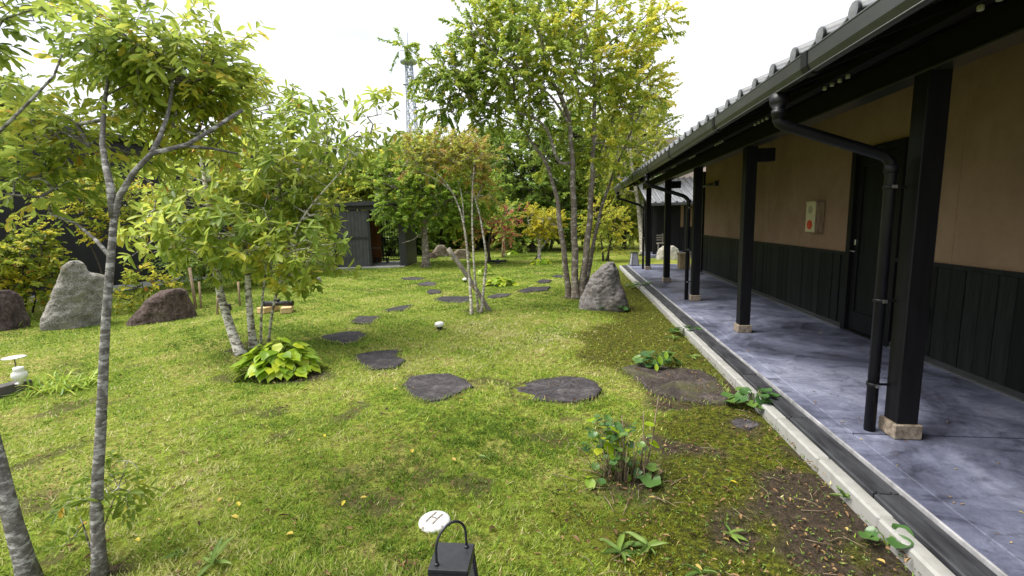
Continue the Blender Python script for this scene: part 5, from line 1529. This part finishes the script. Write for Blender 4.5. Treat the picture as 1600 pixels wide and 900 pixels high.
# floodlights
def floodlight(label, px, py, L=.42, blocks=True, s=1.0, rz=0.1):
    B = gz(px, py); root = thing('floodlight', label, 'floodlight', tuple(B + np.array([0, 0, .005])), rz)
    z0 = .105 if blocks else .05
    MB().tube([(-L / 2, 0, z0 + .05), (L / 2, 0, z0 + .05)], .045 * s, 12).build('housing', M['black_metal'], root)
    MB().tube([(-L / 2 - .03, 0, z0 + .05), (-L / 2 - .001, 0, z0 + .05)], .05 * s, 12).build('end_cap', M['pipe'], root)
    MB().tube([(L / 2 + .001, 0, z0 + .05), (L / 2 + .03, 0, z0 + .05)], .05 * s, 12).build('end_cap', M['pipe'], root)
    MB().box(-.03, .03, -.04, .04, z0 + .096, z0 + .13, .004).build('bracket', M['pipe'], root)
    if not blocks: MB().box(-.1, .1, -.05, .05, -.02, z0 + .004).build('foot', M['black_metal'], root)
    if blocks:
        for sx in (-1, 1):
            bl = tag(MB().box(-.09, .09, -.18, .18, 0, .105, .006).build('timber_block', M['timber']), 'pale timber block under the %s end of the tube floodlight' % ('left' if sx < 0 else 'right'), 'timber block', 'blocks under the floodlight')
            bl.location = (B[0] + sx * .19, B[1] - .03, B[2] + .004); bl.rotation_euler = (0, 0, rz + sx * .35)
floodlight('black tube floodlight resting on two pale timber blocks', 436, 487, .50)
floodlight('black tube floodlight flat on the far lawn', 778, 412, .6, False, 1.0, 0.05)
# white lamp pair on dark edging timber at the left edge
E0, E1 = gz(-30, 628), gz(46, 606)
ez = math.atan2(E1[1] - E0[1], E1[0] - E0[0]); el = float(np.linalg.norm(E1 - E0))
et = MB().box(0, el, -.07, .07, -.03, .11, .006).build('edging_timber', M['dark_timber'])
et.location = tuple(E0); et.rotation_euler = (0, 0, ez)
tag(et, 'dark edging timber running out at the left edge', 'timber')
LB = gz(33, 600, .11)
wl_ = thing('white_spotlight', 'white bulbous garden spotlight on the dark edging timber', 'lamp', (LB[0], LB[1], LB[2] + .11))
mb = MB().lathe([(.018, 0), (.018, .03), (.045, .05), (.066, .085), (.06, .12), (.038, .14), (.042, .145), (.042, .175), (.025, .18)], 16)
mb.build('body', M['white_plastic'], wl_)
MB().box(-.05, .0, -.02, .02, -.0, .012).build('foot', M['white_plastic'], wl_)
D0 = gz(30, 602)
dl_ = thing('disc_lamp', 'white flat disc lamp on a thin stem at the left edge', 'lamp', (D0[0], D0[1], gh(D0[0], D0[1])))
MB().tube([(0, 0, -.02), (0, 0, .30)], .006, 8).build('stem', M['grey_timber'], dl_)
mb = MB().lathe([(.02, 0), (.095, .008), (.10, .013), (.08, .019), (.005, .022)], 20, (0, 0, .30)); mb.build('disc', M['white_plastic'], dl_)
# stake lamp by the birch
SB = gz(357, 500)
sk = thing('stake_lamp', 'small black stake lamp just behind the white leaning stem', 'lamp', tuple(SB))
MB().tube([(0, 0, -.03), (0, 0, .16)], .008, 6).build('stake', M['black_metal'], sk)
MB().box(-.05, .05, -.04, .05, .16, .28, .008).build('head', M['black_metal'], sk)
# leaning prop pole for the slender tree
A, Bp = at(700, 388, 8.05), gz(768, 486)
pole = thing('prop_pole', 'weathered leaning prop pole lashed to the slender centre stems', 'pole', tuple(Bp))
mb = MB(); C_ = catmull([A - Bp, (A * .5 + Bp * .5) - Bp + np.array([.015, 0, -.02]), np.array([0, 0, -.06])], .15)
mb.tube([tuple(c) for c in C_], [.040 + .002 * math.sin(i) for i in range(len(C_))], 10).build('pole', M['grey_timber'], pole)
tp_ = (A * .38 + Bp * .62) - Bp
for k in range(3):
    mb = MB(); dirp = unit(A - Bp); e1 = unit(np.cross(dirp, np.array([0, 0, 1.0]))); e2 = np.cross(dirp, e1)
    pts = [tuple(tp_ + dirp * .018 * k + (e1 * math.cos(a) * .075 + e2 * math.sin(a) * .048)) for a in np.linspace(0, 2 * math.pi, 14)]
    mb.tube(pts, .006, 5).build('lashing', M['rope'], pole)
# stakes
def stake(label, px0, py0, px1, py1, r_=.025, mat='stake', dd=None, group=None):
    B = gz(px0, py0); d = depth(B); T = at(px1, py1, d + (dd or 0))
    o = MB().tube([(0, 0, -.05), tuple((T - B) * .5 + np.array([.004, 0, 0])), tuple(T - B)], [r_, r_ * .97, r_ * .94], 8).build('timber_stake', M[mat], None, tuple(B))
    tag(o, label, 'stake', group)
stake('thick upright stake just right of the dark reddish boulder', 306, 482, 296, 418, .03)
stake('short stake at the right of the thick one by the boulder', 314, 482, 311, 440, .022)
stake('low thin stake between the boulder and the white stems', 339, 492, 340, 455, .02)
stake('pale straight post tied to the young green tree', 785, 403, 787, 367, .055)
stake('leaning pale prop under the far dark trees', 815, 382, 823, 369, .06)
stake('dark prop leaning against the yellow tree', 834, 408, 856, 372, .035, 'dark_timber')
stake('slim stake behind the white stems', 375, 478, 372, 440, .02)

# fallen yellow leaves, picked out one by one
fl_me = [grid_leaf('fallen_leaf', M['lf_fallen'], t, 4, 'long', .15, .35) for t in (.0, .5, 1.0)]
FALL = [(213, 848, .05, 'yellow fallen leaf nearest the foot of the closest slender trunk'), (459, 840, .065, 'largest yellow fallen leaf, on the grass left of the lantern'),
        (468, 693, .05, 'yellow fallen leaf below the hosta, leftmost of a loose row of three'), (508, 687, .05, 'yellow fallen leaf in the middle of a loose row of three below the hosta'),
        (644, 707, .06, 'yellow fallen leaf below the rounded third stone'), (706, 721, .06, 'yellow fallen leaf between the rounded stone and the clipped plant'),
        (540, 787, .05, 'left one of two yellow leaves close together, left of the white H cover'), (563, 784, .05, 'right one of two yellow leaves close together, left of the white H cover'),
        (348, 783, .05, 'small yellow fallen leaf right of the slender trunk, topmost of three'), (371, 790, .05, 'small yellow fallen leaf right of the slender trunk, middle of three'),
        (362, 812, .06, 'long yellow fallen leaf right of the slender trunk, lowest of three'), (1383, 887, .05, 'tan fallen leaf on dark soil by the kerb at the bottom'),
        (1141, 757, .05, 'tan fallen leaf on the moss right of the clipped plant'), (614, 612, .05, 'yellow fallen leaf just left of the rounded third stone')]
for i, (px, py, s, lab) in enumerate(FALL):
    B = gz(px, py)
    o = obj('fallen_leaf', fl_me[i % 3])
    o.matrix_world = Matrix.Translation((B[0], B[1], B[2] + .022)) @ Matrix.Rotation(rnd.uniform(0, 6.28), 4, 'Z') @ Matrix.Rotation(rnd.uniform(-.2, .3), 4, 'X') @ Matrix.Diagonal((s * .42, s * .8, s * .8, 1))
    tag(o, lab, 'leaf', 'yellow fallen leaves on the lawn')

# ------------------------------------------------------------------ grass, clover, litter (nobody could count them)
def in_poly(x, y, poly):
    ins = np.zeros(len(x), bool); n = len(poly); j = n - 1
    for i in range(n):
        xi, yi = poly[i]; xj, yj = poly[j]
        c = ((yi > y) != (yj > y)) & (x < (xj - xi) * (y - yi) / (yj - yi + 1e-12) + xi)
        ins ^= c; j = i
    return ins
def blocked(x, y, shrink=0.0):
    b = x > 1.525
    for poly in STONES:
        c = poly.mean(0); q = c + (poly - c) * (1 - shrink)
        bb = (x > q[:, 0].min()) & (x < q[:, 0].max()) & (y > q[:, 1].min()) & (y < q[:, 1].max())
        if bb.any():
            ix = np.where(bb)[0]; b[ix[in_poly(x[ix], y[ix], q)]] = True
    for c, r_ in ROCKS: b |= (x - c[0]) ** 2 + (y - c[1]) ** 2 < (r_ * .7) ** 2
    b |= (x > -1.16) & (x < .26) & (y < 1.79)
    hx, hy = x - hut.location.x, y - hut.location.y
    b |= (hx > -1.6) & (hx < 1.5) & (hy > -.35) & (hy < 2.4)
    return b
def scatter(n, rmin, rmax, power, a0=-64, a1=38):
    u = rng.random(n)
    e = 2 - power
    r_ = (rmin ** e + u * (rmax ** e - rmin ** e)) ** (1 / e) if abs(e) > 1e-6 else rmin * (rmax / rmin) ** u
    a = np.radians(rng.uniform(a0, a1, n))
    return r_ * np.sin(a), r_ * np.cos(a), r_
NG = 760000
x, y, r_ = scatter(NG, 1.35, 24, 1.55)
mo, so = ground_zones(x, y)
clump = smooth_noise(x, y, 14.0, 2.0) * .5 + smooth_noise(x, y, 31.0, .7) * .5
dens = (1 - .88 * mo) * (1 - .90 * so) * np.clip(0.25 + .5 * smooth_noise(x, y, 3.1, 1.0) + 1.6 * (clump - .45), .06, 1)
ok = (rng.random(NG) < dens) & ~blocked(x, y, -.05)
x, y, r_, mo, so, clump = x[ok], y[ok], r_[ok], mo[ok], so[ok], clump[ok]
n = len(x)
z = gh(x, y) - .004
hgt = rng.uniform(.012, .032, n) * (1 - .35 * mo) * (.55 + .9 * clump) * (1 + .010 * r_)
wd = (.0019 + .00085 * r_) * rng.uniform(.6, 1.4, n)
a = rng.uniform(0, 2 * np.pi, n); lean = rng.uniform(.3, 1.5, n)
dx, dy = np.cos(a), np.sin(a)
tipx, tipy = x + dx * hgt * lean, y + dy * hgt * lean
b2 = rng.uniform(0, 2 * np.pi, n); ex_, ey_ = np.cos(b2) * wd, np.sin(b2) * wd
V = np.stack([np.stack([x - ex_, y - ey_, z], 1), np.stack([x + ex_, y + ey_, z], 1), np.stack([tipx, tipy, z + hgt], 1)], 1).reshape(-1, 3)
pat = (smooth_noise(x, y, 0.9, .4) - .5) * .75 + (smooth_noise(x, y, 3.3, 2.0) - .5) * .55 + (smooth_noise(x, y, 9.5, 1.0) - .5) * .35 + .40 * np.exp(-(((x + .9) / 1.6) ** 2 + ((y - 6.2) / 1.3) ** 2))
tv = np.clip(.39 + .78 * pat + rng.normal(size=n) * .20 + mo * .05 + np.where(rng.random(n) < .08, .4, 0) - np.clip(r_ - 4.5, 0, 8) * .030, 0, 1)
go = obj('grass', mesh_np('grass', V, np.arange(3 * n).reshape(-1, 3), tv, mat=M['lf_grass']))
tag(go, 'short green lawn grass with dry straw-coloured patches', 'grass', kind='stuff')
# longer tufts along the dark step and stone rims
pts_ = []
for poly in STONES[:8]:
    c = poly.mean(0)
    for p in poly:
        for q in range(7):
            w_ = c + (p - c) * (1.0 + rng.normal() * .012) + rng.normal(size=2) * .008
            pts_.append(w_)
for q in range(2600): pts_.append(np.array([rng.uniform(-1.5, .3), 1.80 + abs(rng.normal()) * .06]))
pts_ = np.array(pts_); n = len(pts_); x, y = pts_[:, 0], pts_[:, 1]
z = gh(x, y); hgt = rng.uniform(.02, .05, n); a = rng.uniform(0, 6.28, n); lean = rng.uniform(.2, 1.2, n); wd = .0022 + .0006 * np.hypot(x, y)
b2 = rng.uniform(0, 6.28, n)
V = np.stack([np.stack([x - np.cos(b2) * wd, y - np.sin(b2) * wd, z], 1), np.stack([x + np.cos(b2) * wd, y + np.sin(b2) * wd, z], 1), np.stack([x + np.cos(a) * hgt * lean, y + np.sin(a) * hgt * lean, z + hgt], 1)], 1).reshape(-1, 3)
go = obj('rim_grass', mesh_np('rim_grass', V, np.arange(3 * n).reshape(-1, 3), np.clip(rng.normal(.5, .25, n), 0, 1), mat=M['lf_grass']))
tag(go, 'grass fringe round the stepping stones and the paved step', 'grass', kind='stuff')
# clover and tiny weeds over moss and lawn
n0 = 9000
x, y, r_ = scatter(n0, 1.5, 10, 1.7, -45, 36)
mo, so = ground_zones(x, y)
ok = (rng.random(n0) < .10 + .34 * mo) & ~blocked(x, y); x, y = x[ok], y[ok]; n = len(x)
x = np.repeat(x, 4); y = np.repeat(y, 4); n = len(x); a = rng.uniform(0, 6.28, n)
pos = np.stack([x, y, gh(x, y) + rng.uniform(.006, .016, n)], 1); dv = np.stack([np.cos(a), np.sin(a), rng.uniform(.0, .5, n)], 1)
V, fs, ex = leaf_arrays(pos, dv, unit(np.array([[0, 0, 1.0]]) + rng.normal(size=(n, 3)) * .3), rng.uniform(.006, .018, n), rng.uniform(.004, .009, n), 0)
co_ = obj('clover', mesh_np('clover', V, fs, ex(rng.random(n)), mat=M['lf_weed'])); tag(co_, 'tiny clover and seedlings scattered over moss and lawn', 'ground cover', kind='stuff')
# moss cushions
n0 = 150000
x, y, r_ = scatter(n0, 1.5, 13, 1.6, -30, 36)
mo, so = ground_zones(x, y)
ok = (rng.random(n0) < mo * (1 - so) * smooth_noise(x, y, 6, 1.5) * 1.5) & ~blocked(x, y); x, y, r_ = x[ok], y[ok], r_[ok]; n = len(x)
a = rng.uniform(0, 6.28, n); pos = np.stack([x, y, gh(x, y)], 1)
dv = np.stack([np.cos(a) * .7, np.sin(a) * .7, rng.uniform(.4, 1.1, n)], 1)
s = rng.uniform(.006, .013, n) * (1 + .08 * r_)
V, fs, ex = leaf_arrays(pos, dv, unit(rng.normal(size=(n, 3))), s, s * .45, 0)
M['lf_moss'] = leaf_mat('lf_moss', [(0, (.04, .046, .008)), (.5, (.115, .13, .010)), (1, (.24, .24, .022))], trans=.2, rough=.8, spec=.1)
co_ = obj('moss', mesh_np('moss', V, fs, ex(np.clip(smooth_noise(x, y, 3, .3) * .6 + rng.normal(size=n) * .2 + .15, 0, 1)), mat=M['lf_moss'])); tag(co_, 'yellow-green moss spread along the veranda kerb', 'moss', kind='stuff')
# leaf litter
n0 = 16000
x, y, r_ = scatter(n0, 1.5, 15, 1.35, -55, 36)
mo, so = ground_zones(x, y)
w_ = .24 + .45 * mo + .6 * so + .7 * np.exp(-((x + 1.4) ** 2 + (y - 7) ** 2) / 3.5) + .6 * np.exp(-((x - .6) ** 2 + (y - 6.8) ** 2) / 2.0)
ok = (rng.random(n0) < w_) & (x < 1.52); x, y, r_ = x[ok], y[ok], r_[ok]; n = len(x)
pos = np.stack([x, y, gh(x, y) + rng.uniform(.012, .03, n)], 1); a = rng.uniform(0, 6.28, n)
dv = np.stack([np.cos(a), np.sin(a), rng.normal(size=n) * .3], 1)
V, fs, ex = leaf_arrays(pos, dv, unit(np.array([[0, 0, 1.0]]) + rng.normal(size=(n, 3)) * .45), np.where(rng.random(n) < .75, rng.uniform(.008, .026, n), rng.uniform(.022, .05, n)), rng.uniform(.004, .018, n), 1, fold=.35, curl=.25)
lo = obj('leaf_litter', mesh_np('leaf_litter', V, fs, ex(np.clip(rng.normal(.40, .26, n), 0, .92)), mat=M['lf_litter'])); tag(lo, 'brown and tan dead leaves scattered over lawn and moss', 'leaf litter', kind='stuff')
# a few crumbs and leaves blown on to the veranda
n = 130
x = 1.9 + 1.5 * rng.random(n) ** 1.6; y = 2.0 + 12 * rng.random(n) ** 1.3; a = rng.uniform(0, 6.28, n)
V, fs, ex = leaf_arrays(np.stack([x, y, np.full(n, SLAB_Z + .004)], 1), np.stack([np.cos(a), np.sin(a), rng.normal(size=n) * .1], 1), unit(np.array([[0, 0, 1.0]]) + rng.normal(size=(n, 3)) * .2), rng.uniform(.008, .03, n), rng.uniform(.004, .012, n), 1, fold=.3, curl=.1)
lo = obj('floor_litter', mesh_np('floor_litter', V, fs, ex(np.clip(rng.normal(.6, .3, n), 0, 1)), mat=M['lf_litter'])); tag(lo, 'dry leaf crumbs blown on to the veranda floor', 'leaf litter', kind='stuff')
# bits of bare twig and bark on the soil
mb = MB()
for i in range(70):
    xx, yy = rnd.uniform(-.3, 1.4), rnd.uniform(1.9, 5.0)
    a_ = rnd.uniform(0, 6.28); l = rnd.uniform(.04, .16)
    zz = float(gh(xx, yy)) + .014
    mb.tube([(xx, yy, zz), (xx + l * .5 * math.cos(a_), yy + l * .5 * math.sin(a_), zz + .006), (xx + l * math.cos(a_ + .2), yy + l * math.sin(a_ + .2), zz)], .0022, 4)
to = mb.build('twig_litter', M['twig']); tag(to, 'thin dead twigs strewn on the mossy ground', 'twigs', kind='stuff')
